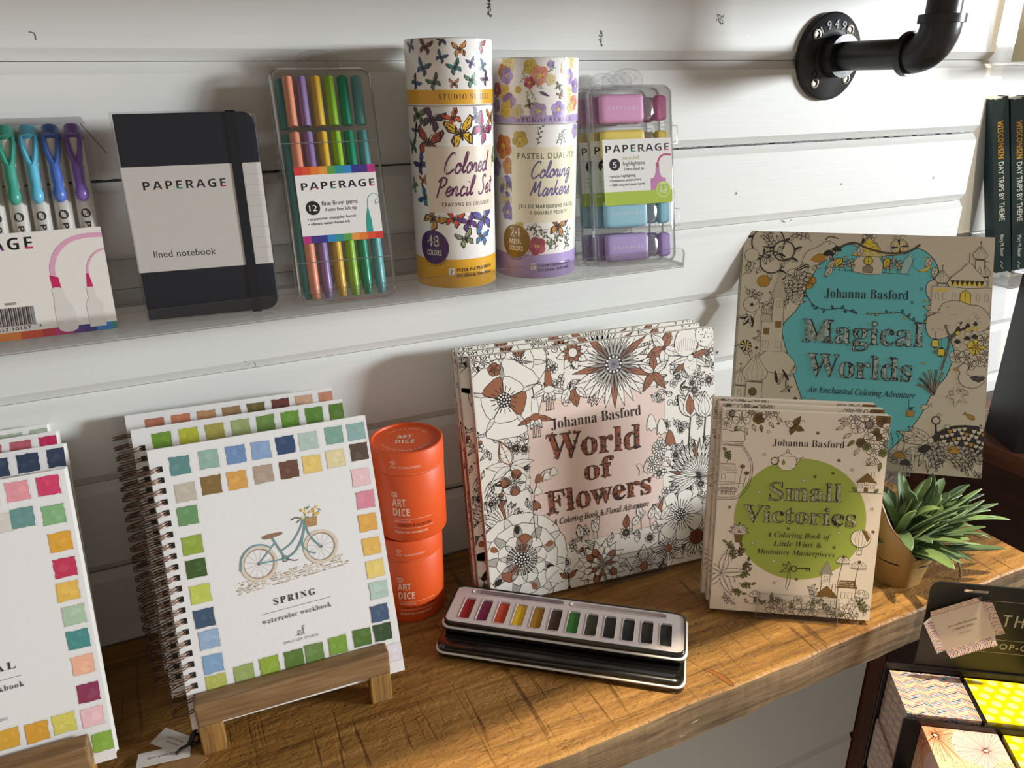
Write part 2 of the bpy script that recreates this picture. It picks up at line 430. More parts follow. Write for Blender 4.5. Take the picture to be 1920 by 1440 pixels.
    def hand(s, t, p0, p1, xh, col, w, shear=.25):
        """brush lettering"""
        x = 0; lay = []
        for ch in t:
            if ch == ' ': x += .8; continue
            wd, st = HAND[ch]; lay.append((x, st)); x += wd
        W = math.hypot(p1[0]-p0[0], p1[1]-p0[1]); k = W/(x+shear); ux, uy = (p1[0]-p0[0])/W, (p1[1]-p0[1])/W
        for X, st in lay:
            for q in st:
                P = []
                for a, b in smooth_pts(q, 5):
                    A = (X+a)*k+shear*b*xh; B = b*xh; P.append((p0[0]+ux*A-uy*B, p0[1]+uy*A+ux*B))
                s.stroke(P, w, lin(col))
        s.up()
HAND = {'C': (1.4, [[(1.25,1.75),(1.1,2.0),(.75,1.95),(.3,1.3),(.2,.5),(.5,.02),(.9,.1),(1.35,.45)]]),
'o': (.92, [[(.75,.95),(.4,.95),(.15,.5),(.25,.08),(.55,.05),(.8,.45),(.72,.92),(.6,.75),(.95,.75)]]),
'l': (.55, [[(.05,.2),(.45,1.2),(.55,1.9),(.38,2.0),(.22,1.3),(.2,.4),(.35,.05),(.6,.3)]]),
'r': (.72, [[(.05,.2),(.25,.95),(.3,.75),(.5,.9),(.55,.6),(.5,.2),(.62,.05),(.8,.3)]]),
'e': (.75, [[(.12,.42),(.5,.5),(.65,.8),(.45,1.0),(.2,.7),(.18,.25),(.42,.02),(.8,.3)]]),
'd': (1.0, [[(.7,.85),(.4,.95),(.15,.5),(.25,.08),(.5,.1),(.75,.6),(1.0,2.0)],[(.98,2.0),(.8,.6),(.8,.1),(1.0,.25)]]),
'P': (1.15, [[(.45,1.8),(.35,.9),(.2,-.15)],[(.1,1.5),(.5,1.95),(1.0,1.85),(1.05,1.4),(.7,1.0),(.35,.95)]]),
'n': (.98, [[(.1,.9),(.15,.05)],[(.15,.4),(.4,.9),(.6,.9),(.62,.4),(.7,.05),(1.0,.3)]]),
'c': (.72, [[(.6,.8),(.4,.97),(.18,.6),(.2,.15),(.45,.02),(.78,.3)]]),
'i': (.48, [[(.2,.9),(.18,.3),(.3,.03),(.52,.3)],[(.3,1.35),(.36,1.45)]]),
'S': (1.05, [[(1.0,1.7),(.75,2.0),(.45,1.7),(.55,1.2),(.8,.7),(.6,.1),(.2,.05),(.05,.35)]]),
't': (.62, [[(.42,1.7),(.3,.5),(.38,.05),(.65,.25)],[(.08,1.15),(.68,1.25)]]),
'g': (.92, [[(.7,.85),(.4,.95),(.15,.55),(.3,.1),(.6,.4),(.75,.95)],[(.75,.95),(.72,0),(.5,-.8),(.2,-.75),(.35,-.25),(.95,.25)]]),
'M': (1.65, [[(.05,.1),(.3,1.2),(.45,1.85),(.5,1.0),(.55,.5),(.9,1.3),(1.15,1.85),(1.15,.9),(1.3,.05),(1.65,.3)]]),
'a': (.95, [[(.7,.85),(.4,.95),(.15,.5),(.25,.08),(.5,.1),(.75,.9)],[(.76,.95),(.75,.3),(.8,.05),(1.0,.25)]]),
'k': (.85, [[(.35,1.9),(.2,.9),(.15,.05)],[(.7,.95),(.25,.45),(.5,.35),(.65,.05),(.9,.25)]]),
's': (.72, [[(.1,.2),(.45,.95),(.55,.6),(.55,.2),(.3,.02),(.1,.12)]])}
def flat_map(u, v, z): return (u*.001, -z, v*.001)          # leaning panel: front face is y = 0
def top_map(u, v, z): return (u*.001, v*.001, z)
def cyl_map(r, a0):
    def f(u, v, z):
        a = R(a0)+u*.001/r; return ((r+z)*cos(a), (r+z)*sin(a), v*.001)
    return f
BITS = [(.13, .26, '#c23b3b'), (.39, .5, '#3f9a5a'), (.63, .76, '#6b3f93'), (.9, 1.0, '#c42a63')]

# ================================================================ SETTING
PAINT = mat('white_painted_boards', '#dddedb', .5, noise=.025, nscale=4, bump=.10, bscale=8, stretch=(2, 1, 70))
PRINT = print_mat('printed_card', .42)
def profile(zs, z0, z1, dark, ya=0.0):
    P = [(ya, z0)]
    for i, z in zs:
        g = .0009 if i in dark else .00025; dep = ya+.016
        P += [(ya, z-.0085), (ya+.0058, z-g), (dep, z-g), (dep, z+g), (ya+.0058, z+g), (ya, z+.0085)]
    return P + [(ya, z1)]
def wall(name, x0, x1, zs, z0, z1, dark, ya, back):
    mb = MB(); P = profile(zs, z0, z1, dark, ya) + [(back, z1), (back, z0)]
    mb.loft([[(x, y, z) for y, z in P] for x in (x0, x1)]); return mb
GZ = [(1, .4818), (2, .4001), (3, .3182), (4, .2382), (5, .1589), (6, .0751), (7, -.0065), (8, -.29), (14, -.578), (0, .5635), (-1, .645), (-2, .727), (-3, .81)]
mb = wall('wall_back', -1.3, .9288, sorted(GZ, key=lambda t: t[1]), -.75, 1.2, (2, 6, 9), 0, .03)
A = Art(mb, lambda u, v, z: (u*.001, -z, v*.001), mi=1, base=1.2e-4)
rnd = random.Random(3)
for x, z, w, h in ((280, 522, 4, 13), (389, 500, 4, 13), (521, 518, 9, 8)):      # dark knots showing through the paint
    for k in range(26):
        a = rnd.uniform(-1, 1); b = rnd.uniform(-1, 1); A.disc(x+a*w*.5, z+b*h*.5, rnd.uniform(.25, .9), rnd.choice(['#4a453d', '#8a857b', '#2e2a26']), 6)
    A.up(); A.curve([(x-w*.4, z+h*.5), (x+w*.3, z+h*.2), (x-w*.2, z-h*.1), (x+w*.2, z-h*.5)], .6, '#37322c')
for x, z, r in ((561, 352, 1.2), (712, 352, 1.1), (864, 350, 1.3), (556, 174, 1.7), (860, 539, 1.6), (280, 497, .9)):
    A.disc(x, z, r*1.5, '#b9b6ae', 9); A.up(); A.disc(x+.3, z, r*.75, '#2a2724', 8); A.up()
A.disc(642, 317, 2.2, '#e6e6e2', 10); A.up(); A.disc(642.5, 317, .9, '#55524c', 8); A.up()
A.curve([(-57, 500), (-54, 499), (-54, 495)], .7, '#6d665c'); A.curve([(-38, 441), (-33, 433), (-25, 420)], .6, '#7d7366')
A.curve([(54, 245), (56, 243), (54, 240)], .5, '#8d887f'); A.curve([(47, 247), (49, 246)], .6, '#8d887f'); A.curve([(555, 504), (559, 503)], .7, '#f4f4f2')
for i, x0, x1, z in ((2, 470, 925, 400.1), (2, -60, 170, 400.1), (6, -70, 380, 75.1), (4, -120, 420, 235.2)):   # flaking paint along the joints
    x = x0
    while x < x1:
        l = rnd.uniform(2, 14); A.z = -5.2e-3
        if i != 4: A.poly([(x, z-.3), (x+l, z-.5), (x+l, z+.9), (x+l*.4, z+1.3), (x, z+.8)], '#1b1815')
        x += l+rnd.choice((.5, 1, 3, 9 if i == 2 else 3))
mb.build('wall_back', [PAINT, PRINT], kind='structure')
mb = wall('wall_right', .9288, 2.2, [(1, -.12), (2, -.038), (3, .0435), (4, .125), (5, .2065)], -.95, 1.2, (), .018, .048)
mb.build('wall_right', PAINT, kind='structure')

# ---------------------------------------------------------------- the wooden shelf
WTOP = wood_mat('sawn_plank_top', '#4c3115', '#936a33', '#b88c4e', (2.4, 30, 30), saw=.7, bump=.85, rough=.5)
WFRONT = wood_mat('weathered_plank_edge', '#4d3b28', '#82694a', '#a58c68', (2.5, 30, 40), saw=.0, bump=.9, rough=.75, fleck='#d8d0c0')
def plank(name, x0, x1, y0, z1, th, seed):
    rn = random.Random(seed); mb = MB(); n = 220; R0 = []
    def wob(x, s): return .0016*sin(x*9+s)+.0011*sin(x*31+2*s)+.0006*sin(x*83+3*s)
    for i in range(n+1):
        x = x0+(x1-x0)*i/n; f = y0+wob(x, seed)*.6; b = z1-th+wob(x, seed+1.3)*1.6+.0035*sin(x*5.1+seed); o = rn.uniform(-.0004, .0004)
        R0.append([(x, f+.0018+o, z1), (x, f+o, z1-.0018), (x, f+.0012*sin(x*40)+o, z1-th*.55), (x, f+.0025+o, b), (x, 0, b), (x, 0, z1)])
    N = 6; v = [p for r in R0 for p in r]; top = []; side = []
    for i in range(n):
        for j in range(N):
            a = i*N+j; b = i*N+(j+1) % N; q = (a, b, b+N, a+N)
            (top if j in (5, 0) else side).append(q)
    mb.raw(v, top, 0); i0 = len(mb.v)-len(v)
    for q in side: mb.f.append(q); mb.m.append(1); mb.c.append(None)
    mb.f.append(tuple(reversed(range(N)))); mb.m.append(1); mb.c.append(None)
    mb.f.append(tuple(n*N+j for j in range(N))); mb.m.append(1); mb.c.append(None)
    if seed == 2:
        AR = Art(mb, lambda u, v, z: (u*.001, v*.001, z), mi=2)
        AR.shape([(358, -252), (362, -262), (366, -276.2), (369, -276.2), (368, -264), (363, -255)], '#8a5423', .5, 3, '#2e1409')
        AR.curve([(356, -247), (352, -232), (349, -222)], .5, '#5d3212')
        AR.z = 2e-4
    return mb.build(name, [WTOP, WFRONT, PRINT])
o = plank('wooden_shelf', -.9, .767, -.2775, 0, .040, 2)
tag(o, 'thick rough sawn orange brown wooden shelf running along the white plank wall', 'shelf')
o = plank('wooden_shelf', -.9, .90, -.2775, .606, .040, 5)
tag(o, 'matching wooden shelf up above, resting on the black pipe bracket', 'shelf')

# ---------------------------------------------------------------- pipe bracket
IRON = mat('black_iron', '#1c1e21', .34, 0, noise=.25, nscale=60, bump=.10, bscale=260)
STEEL = mat('dull_screw_steel', '#8d877a', .4, .8)
t = thing('pipe_bracket', 'black iron pipe bracket with a round flange numbered 1949 screwed to the wall', 'bracket', Matrix.Translation((.664, 0, .485)))
yM = Matrix.Rotation(R(90), 4, 'X')          # lathe axis z -> -y
mb = MB(); mb.lathe([(.0425, -.0002), (.0425, .005), (.0405, .0068), (.024, .0075), (.0205, .009), (.0195, .020), (.0205, .0205), (.0205, .024), (.0135, .0242)], 72, cap0=True)
A = Art(mb, lambda u, v, z: (u*.001, v*.001, .0074+z), base=2e-4, mi=1)
for ch, a in zip('1949', (128, 109, 90, 71)):
    v, f = glyphs(ch, 'bold'); k = 12.5
    mid = (max(p[0] for p in v)+min(p[0] for p in v))/2
    ca, sa = cos(R(a-90)), sin(R(a-90)); cx, cy = 31*cos(R(a)), 31*sin(R(a))
    for z in (0.0009,):
        for q in f:
            A.z = z; A.poly([(cx+((v[i][0]-mid)*ca-(v[i][1]-.35)*sa)*k, cy+((v[i][0]-mid)*sa+(v[i][1]-.35)*ca)*k) for i in q], lin('#050506'))
A.z = .0008; A.stroke([(-25, -17), (-17, -8), (-19, -21)], 1.2, lin('#0c0c0d'), True)
mb.xform(yM); flange = mb.build('flange', [IRON, PRINT], t, smooth=True)
for a in (52, 140, 232, 318):
    m2 = MB(); m2.lathe([(.0052, .0068), (.0052, .0080), (.0036, .0084), (.0030, .0072), (0.0001, .0072)], 20)
    m2.v = [(x+.032*cos(R(a)), y+.032*sin(R(a)), z) for x, y, z in m2.v]; m2.xform(yM); m2.build('screw', STEEL, flange, smooth=True)
mb = MB(); mb.tube([(0, -.02, 0), (0, -.108, 0)], .0137, 28); mb.build('pipe', IRON, t, smooth=True)
mb = MB()
pts = [(0, -.100, 0), (0, -.106, 0)] + [(0, -.106-.022*sin(R(a)), .022-.022*cos(R(a))) for a in range(10, 91, 10)] + [(0, -.128, .030)]
mb.tube(pts, .0172, 28)
mb.tube([(0, -.098, 0), (0, -.105, 0)], .0198, 28); mb.tube([(0, -.128, .0245), (0, -.128, .0315)], .0198, 28)
mb.build('elbow', IRON, t, smooth=True)
mb = MB(); mb.tube([(0, -.128, .028), (0, -.128, .0805)], .0147, 28); mb.tube([(0, -.128, .062), (0, -.128, .0805)], .0195, 28); mb.build('pipe', IRON, t, smooth=True)

# ---------------------------------------------------------------- clear acrylic ledges
ACR = clear_mat('clear_acrylic', '#fbfbfb', .4, .03, .004)
ACE = clear_mat('clear_acrylic_edge', '#cfcdca', .7, .12, .30)
def ebox(mb, a, b, thin):          # box whose thin sides use the edge material
    n = len(mb.f); mb.box(a, b)
    ax = {0: 'z', 1: 'z', 2: 'y', 4: 'y', 3: 'x', 5: 'x'}
    for k in range(6):
        if ax[k] != thin: mb.m[n+k] = 1
def ledge(label, x0, x1, yw, zf, lip=.0145, back=.034, dep=.090):
    mb = MB(); ebox(mb, (x0, yw-dep+.003, zf-.003), (x1, yw-.003, zf), 'z')
    ebox(mb, (x0, yw-.0029, zf-.003), (x1, yw-.0002, zf+back), 'y')
    P = rrect(x0, zf-.0035, x1, zf+lip, .006); P = [(max(x0, min(x1, x)), z) if z > zf+.002 else ((x0 if x < (x0+x1)/2 else x1), zf-.0035) for x, z in P]
    Q = []
    for p in P:
        if not Q or math.dist(p, Q[-1]) > 1e-6: Q.append(p)
    n = len(mb.f); mb.loft([[(x, yw-dep, z) for x, z in Q], [(x, yw-dep+.003, z) for x, z in Q]])
    for k in range(len(Q)): mb.m[n+k] = 1
    return tag(mb.build('acrylic_ledge', [ACR, ACE]), label, 'ledge')
ledge('long clear acrylic ledge on the plank wall carrying notebook, pens and tubes', -.62, .4305, 0, .309)
ledge('clear acrylic ledge at the far right under the dark green guidebooks', .945, 1.5, .018, .2215, .020, .05)
ledge('upper right clear acrylic ledge under the cream paperbacks', .935, 1.5, .018, .4790, .012, .04)

# ---------------------------------------------------------------- dark cabinet at the right
DW = wood_mat('dark_brown_wood', '#1d0c06', '#33180c', '#43210f', (3, 3, 26), bump=.15, rough=.35)
DW2 = wood_mat('brown_wood_top', '#33190d', '#56301b', '#6d4128', (26, 3, 26), bump=.15, rough=.38)
DW3 = wood_mat('mid_brown_wood', '#2e150b', '#4a2413', '#5b2f1a', (20, 20, 3), bump=.15, rough=.4)
t = thing('wooden_cabinet', 'dark brown wooden cabinet beyond the end of the shelf, below the green guidebooks', 'cabinet', Matrix.Translation((.932, .014, -.95)))
mb = MB(); mb.box((.004, -.62, 0), (.7, 0, .945)); mb.build('body', DW, t)
mb = MB(); mb.box((0, -.64, .945), (.72, -.043, .970)); mb.build('top', DW2, t, bevel=.0015)
mb = MB(); mb.box((0, -.0415, .945), (.72, 0, .970)); mb.build('back_rail', DW3, t, bevel=.0015)
mb = MB(); mb.box((0, -.040, 0), (.02, 0, .9449)); mb.build('stile', DW3, t, bevel=.001)
BLK = mat('black_card', '#0d0d0f', .38, noise=.15, nscale=30)
mb = MB(); mb.box((0, 0, 0), (.16, .07, .215)); A = Art(mb, flat_map, mi=1, base=1e-4); A.lw = 1.1; A.ink = lin('#4b4f52'); A.clip = (0, 0, 160, 215)
for cx, cy, r, a in ((48, 52, 34, 1.2), (52, 56, 24, 2.2), (38, 118, 30, 3.4), (110, 80, 40, .5), (100, 160, 36, 2), (30, 20, 18, 4)):
    A.spiral(cx, cy, r, 1.15, a, 1, 1.6); A.spiral(cx+3, cy-2, r*.8, .9, a+.4, 1, 3.2)
A.curve([(14, 128), (20, 100), (40, 82), (62, 84)], 1.6); A.curve([(18, 128), (24, 104), (42, 88)], .9); A.curve([(14, 128), (16, 131), (18, 128)], 1.0)
o = mb.build('swirl_box', [BLK, PRINT], bevel=0); o.matrix_world = Matrix.Translation((.9355, -.133, .0205)) @ Matrix.Rotation(R(-27), 4, 'Z')
tag(o, 'black box with grey swirls standing on the dark cabinet at the right edge', 'box')

# ================================================================ ON THE ACRYLIC LEDGE
PGLOSS = print_mat('glossy_print', .3, .3)
def panel(name, w, h, d, parent, mats, draw=None, r=0, paper='#ffffff', clip=True, col=True):
    """flat block with printed front; sizes in metres"""
    mb = MB(); c = lin(paper) if col else None
    if r:
        P = rrect(0, 0, w, h, r); mb.loft([[(x, 0, z) for x, z in P], [(x, d, z) for x, z in P]], 0, c)
    else: mb.box((0, 0, 0), (w, d, h), 0, c)
    if draw: draw(Art(mb, flat_map, (0, 0, w*1000, h*1000) if clip else None))
    return mb.build(name, mats, parent)

# ---- lined notebook
NAVY = mat('navy_leatherette', '#0c1426', .42, noise=.12, nscale=90, bump=.2, bscale=900, coat=.1)
PAGES = mat('cream_page_edges', '#d9d3c4', .8, noise=.12, nscale=8, stretch=(1, 900, 1))
ELAS = mat('black_elastic', '#0b0f1a', .7, bump=.3, bscale=1500)
FILM = clear_mat('shrink_film', '#fefefe', .35, .07, .0, bump=.5)
t = thing('notebook', 'navy pocket notebook with a white paper band and elastic strap on the ledge', 'notebook', frame(-.0164, -.0627, .3095, -6.02, 5.55))
def cover_out(y0, y1):
    P = [(0, 0)] + [(89.3-9+9*cos(a), 9+9*sin(a)) for a in [R(-90+15*k) for k in range(7)]] + [(89.3-9+9*cos(a), 139.6-9+9*sin(a)) for a in [R(15*k) for k in range(7)]] + [(0, 139.6)]
    return [[(x*.001, y, z*.001) for x, z in P] for y in (y0, y1)]
mb = MB(); mb.loft(cover_out(0, .0016)); mb.loft(cover_out(.0124, .014)); mb.box((-.0008, .0002, 0), (.0008, .0138, .1396)); mb.build('cover', NAVY, t, bevel=.0005)
mb = MB(); mb.box((.0012, .0017, .002), (.087, .0123, .1375)); mb.build('page_block', PAGES, t)
mb = MB(); mb.box((.0700, -.0011, -.0006), (.0767, -.0003, .1402)); mb.box((.0700, -.0011, .1396), (.0767, .0145, .1404)); mb.box((.0700, -.0011, -.0008), (.0767, .0145, -.0001)); mb.build('elastic_strap', ELAS, t)
mb = MB(); WB = lin('#dfddd8')
for a, b in (((-.0014, -.0004, .034), (.0893, -.0001, .1054)), ((-.0016, -.0004, .034), (-.0009, .0144, .1054))): mb.box(a, b, 0, WB)
A = Art(mb, lambda u, v, z: (u*.001, -.0004-z, v*.001))
A.text('PAPERAGE', (10.6, 89.9), (64.2, 89.9), 5.6, 'bold', '#17181c', 1.25, -.008, bits=BITS)
A.text('lined notebook', (9.9, 43.8), (50.8, 43.4), 4.6, 'sans', '#23242a', 1.05)
for k in range(9): A.rect(77, 97.5-7.4*k, 88.9, 97.7-7.4*k, '#aeb3b8')
mb.build('paper_band', PRINT, t)
mb = MB(); mb.box((-.0025, -.0019, -.0009), (.0903, .0152, .1408)); mb.build('plastic_wrap', FILM, t, bevel=.0012)

# ---- fine liner pens in a clear case
CASE = clear_mat('clear_case_plastic', '#fafafa', .45, .05, .012)
CASEH = clear_mat('frosted_case_plastic', '#f1f2f2', .6, .12, .10)
def case(parent, w, h, d, r=.008, ribs=(), tabw=None, clasps=False):
    mb = MB()                       # front tray: walls and slightly inset face
    def rr(i, y): return [(x, y, z) for x, z in rrect(i, i, w-i, h-i, r-i*.5)]
    mb.loft([rr(.0022, 0), rr(.0006, .0016), rr(0, d*.5)], cap1=False)
    mb.build('front_shell', CASE, parent, smooth=True)
    mb = MB(); mb.loft([rr(0, d*.5+.0004), rr(.0006, d-.0016), rr(.0022, d)], cap0=False); mb.build('back_shell', CASE, parent, smooth=True)
    mb = MB()
    def band(i0, i1, y0, y1): mb.loft([rr(i0, y0), rr(i1, y0), rr(i1, y1), rr(i0, y1), rr(i0, y0)], cap0=False, cap1=False)
    band(-.0007, .0001, d*.5-.0014, d*.5+.0014); band(.0019, .0027, -.0002, .0006)
    for z in ribs: mb.box((.001, -.0004, z-.0004), (w-.001, .0002, z+.0004))
    if clasps:
        for z in (h*.725, h*.255):
            Q = [(w-.001, d*.5-.004, z-.008), (w+.0052, d*.5-.002, z-.0075), (w+.0058, d*.5-.002, z), (w+.0052, d*.5-.002, z+.0075), (w-.001, d*.5-.004, z+.008)]; mb.tube(Q, .0006, 6)
    mb.build('rim', CASEH, parent)
    if tabw:                         # hanging tab with a euro slot
        x0 = w*.5-tabw*.5+tabw*.0; z0 = h-.001; hh = .0155; out = [(x0, z0), (x0+tabw, z0)] + [(x0+tabw*.5+tabw*.5*cos(a), z0+hh*.45+hh*.55*sin(a)) for a in [pi*k/12 for k in range(13)]]
        mb = MB(); mb.loft([[(x, d*.5-.0004, z) for x, z in out], [(x, d*.5+.0004, z) for x, z in out]])
        mb.tube([(x, d*.5, z) for x, z in out[1:]], .00035, 6)
        cx, cz = x0+tabw*.5, z0+hh*.48
        E = [(cx+.0085*cos(a)*(1 if abs(cos(a)) > .55 else .75), d*.5-.0006, cz+(.0020 if abs(cos(a)) > .55 else .0048)*sin(a)) for a in [2*pi*k/28 for k in range(28)]]
        mb.tube(E, .0004, 6, closed=True); mb.build('hang_tab', CASE, parent)
FNM = frame(.0870, -.0743, .3095, -4.39, 15) @ Matrix.Diagonal((.983, 1, .958, 1))
t = thing('pen_case', 'hinged clear plastic case of pastel fine liner pens with rainbow edged label', 'pen case', FNM)
case(t, .0772, .1815, .0170, .009, (.1245, .0330), .034)
def fnlabel(A):
    w, h = 61.5, 58.5; rb = ['#d23a34', '#d8522f', '#df7a33', '#e0953f', '#5d9c49', '#2a8f93', '#2f86bf', '#31358a', '#43307f', '#b3307f']
    for k in range(10):
        A.rect(w*k/10, h-6.2, w*(k+1)/10, h, rb[k]); A.rect(w*k/10, 0, w*(k+1)/10, 5.6, rb[9-k])
    A.text('PAPERAGE', (3.8, 40.7), (59.7, 41.5), 5.7, 'bold', '#17181c', 1.15, -.006, bits=BITS)
    A.disc(10.4, 27, 5.4, '#1d1d1f', 24); A.up(); A.text('12', (7.6, 24.6), 5.8, 4.7, 'bold', '#f4f4f4')
    A.text('fine liner pens', (17.4, 28.2), (44.8, 28.8), 3.5, 'sans', '#2b2c30'); A.text('.4 mm fine felt tip', (18.6, 23.6), (43.6, 24.2), 2.7, 'sans', '#2b2c30')
    A.text('• ergonomic triangular barrel', (5.5, 17.4), (42, 18.2), 2.1, 'sans', '#3a3b40', off=.006); A.text('• vibrant water-based ink', (5.5, 13.6), (37.4, 14.2), 2.1, 'sans', '#3a3b40', off=.006)
    A.poly([(49.2, 5.6), (54.2, 5.6), (54.0, 14.6), (53.0, 20), (52.4, 25.8), (52.0, 25.8), (50.6, 20), (49.4, 14.6)], '#2f9a8e'); A.up()
    A.curve([(52.2, 26), (53, 32), (57, 35.5), (61, 34), (61.5, 29), (58.5, 27.5), (59, 30.5), (61.4, 31)], .5, '#58a79c')
mb = MB(); mb.box((0, 0, 0), (.0615, .0002, .0585), 0, lin('#e4e3e0')); fnlabel(Art(mb, flat_map, (0, 0, 61.5, 58.5)))
mb.xform(Matrix.Translation((.0092, -.0008, .0478))); mb.build('label', PRINT, t)
def tri(x, y, z0, z1, r, rot=0):     # rounded triangular barrel
    out = []
    for z, k in ((z0, .62), (z0+.0005, .72), (z0+.004, .75), (z0+.0044, 1), (z1-.0008, 1), (z1, .9)):
        ring = []
        for i in range(18):
            a = 2*pi*i/18+R(rot); q = r*k*(1+.13*cos(3*(a-R(rot)-R(-90)))); ring.append((x+q*cos(a), y+q*sin(a), z))
        out.append(ring)
    return out
def pen(label, color, x, y, z0, M):
    t = thing('fine_liner_pen', label, 'pen', M @ Matrix.Translation((x, y, z0)), 'fine liner pens in the clear case')
    m = mat('pen_'+color.lstrip('#'), color, .38, coat=.15)
    mb = MB(); mb.loft(tri(0, 0, 0, .1292, .0041)); mb.build('barrel', m, t, smooth=True)
    mb = MB(); mb.loft(tri(0, 0, .1294, .1709, .00395)[3:]); mb.build('cap', m, t, smooth=True)
for nm, c, x in (('peach', '#e9997c', 14), ('mauve', '#8f76aa', 23.6), ('mustard yellow', '#d9b13e', 34.4), ('lime green', '#8cbf35', 44.8), ('emerald green', '#1f9070', 54.8), ('dusty turquoise', '#68adb2', 65.4)):
    pen(nm+' fine liner pen in the clear hinged case with the rainbow label', c, x*.001, .0050, .0042, FNM)
for nm, c, x in (('grey teal', '#4b8f8d', 9.0),):
    pen(nm+' fine liner pen at the back left of the clear hinged case', c, x*.001, .0122, .0042, FNM)

# ---- highlighters: a row of three clear cases
HIC = [('pink', '#dc9fc8', '#c9709f'), ('yellow', '#e8d268', '#dcc558'), ('green', '#a3cc90', '#8bbb78'), ('blue', '#98cbdc', '#86bfd4'), ('purple', '#b5a0d6', '#a48dca')]
def highlighter(c, capc, M, label, proto=None):
    if proto: return copy_tree(proto, M, label)
    t = thing('highlighter', label, 'highlighter', M, 'stubby highlighters in the clear cases')
    m = mat('hl_'+c.lstrip('#'), c, .45); W_, H_, D_ = .0395, .0245, .0088
    mb = MB(); P = rrect(-H_/2, -D_/2, H_/2, D_/2, .0038)
    mb.loft([[(x, p[1]*k, p[0]*k) for p in P] for x, k in ((0, .9), (.0012, .985), (.004, 1), (.036, 1), (W_-.001, .985), (W_, .9))])
    mb.build('barrel', m, t, smooth=True)
    mb = MB(); A = Art(mb, lambda u, v, z: (u*.001, -.00443-z, v*.001)); A.text('PAPERAGE', (5.5, -1.2), 29, 2.5, 'thin', '#e8e2ee', 1.2); mb.build('lettering', PRINT, t)
    mb = MB(); mb.loft([[(x, p[1]*k, p[0]*k) for p in P] for x, k in ((W_, .86), (.0465, .80), (.0500, .52), (.0525, .38))]); mb.build('neck', clear_mat('clear_neck', '#fbfafc', .35, .1, .12), t, smooth=True)
    mb = MB(); mb.loft([[(x, p[1]*k, p[0]*k) for p in P] for x, k in ((.0510, .5), (.0530, .86), (.0545, .9), (.0600, .9), (.0625, .8))]); mb.build('cap', mat('hlc_'+capc.lstrip('#'), capc, .35, coat=.2), t, smooth=True)
    return t
HIM = frame(.3508, -.0689, .3095, -7.5, 11.51)
def hilabel(A):
    w, h = 66.5, 56.5
    A.rect(0, 0, w, 11.6, '#a3b93f')
    A.text('PAPERAGE', (2.6, 45.2), (64.4, 45.6), 6.3, 'bold', '#17181c', 1.15, -.006, bits=BITS)
    A.disc(10.8, 35, 5.2, '#1d1d1f', 24); A.up(); A.text('5', (9, 32.6), 3.7, 4.8, 'bold', '#f4f4f4')
    A.text('recycled', (19, 38.8), (34.6, 39.2), 3.2, 'sans', '#a3b35a'); A.text('highlighters', (19, 34), (40.2, 34.3), 3.4, 'sans', '#2b2c30'); A.text('5 mm chisel tip', (19.6, 29.7), (39.3, 30), 2.4, 'sans', '#2b2c30', off=.006)
    for y, s_, e in ((24, '• precise highlighting', 30.6), (20.3, '• translucent pastel colors', 35.8), (16.5, '• 100% recycled plastic barrel', 39.6)): A.text(s_, (5.4, y), (e, y+.4), 2.1, 'sans', '#3a3b40', off=.008)
    A.poly(smooth_pts([(45.5, 11.6), (45.5, 20.5), (46.5, 22), (49, 22.8), (50.8, 27.5), (51, 31), (54.2, 31), (54.4, 27.5), (56.4, 22.8), (59.5, 22), (60.5, 20.5), (60.5, 11.6)], 3), '#b877a8'); A.up()
    A.poly([(51.2, 31), (54, 31), (54.2, 34.5), (53.4, 36), (51.2, 35)], '#b04a6e'); A.up()
    A.curve([(53, 35.6), (55.5, 40), (60, 42), (66.4, 41.6)], 1.7, '#b4496f')
    A.disc(57.8, 11.8, 7.2, '#b9ca6a', 28); A.up(); A.disc(57.8, 11.8, 5.6, '#9db53c', 28); A.up(); A.text('\u267b', (53.8, 9.4), 8, 6.6, 'sans', '#f3f5e6')
def hicase(M, label, proto=None):
    if proto: return copy_tree(proto, M, label)
    t = thing('highlighter_case', label, 'pen case', M, 'clear cases of highlighters on the ledge')
    case(t, .0808, .1552, .0122, .008, (.1222, .0925, .0618, .0318), .0285, True)
    mb = MB(); mb.box((0, 0, 0), (.0672, .0002, .0565), 0, lin('#dfdedb')); hilabel(Art(mb, flat_map, (0, 0, 67.2, 56.5))); mb.xform(Matrix.Translation((.0102, -.0008, .0531))); mb.build('label', PRINT, t)
    return t
hp = None; hlp = {}
for k, (dx, dv, dt, wh) in enumerate(((0, 0, 0, 'front most'), (-.0052, .0006, .0124, 'middle'), (-.0122, .0012, .0248, 'rearmost'))):
    M = HIM @ Matrix.Translation((dx, dt, dv))
    hp2 = hicase(M, wh+' of the three clear highlighter cases at the right end of the ledge', hp); hp = hp or hp2
    for j, (nm, c, cc) in enumerate(HIC):
        lab = f'stubby {nm} highlighter inside the {wh} clear case'
        r = highlighter(c, cc, M @ Matrix.Translation((.0128, .0062, .1360-.0301*j)), lab, hlp.get(nm)); hlp.setdefault(nm, r)

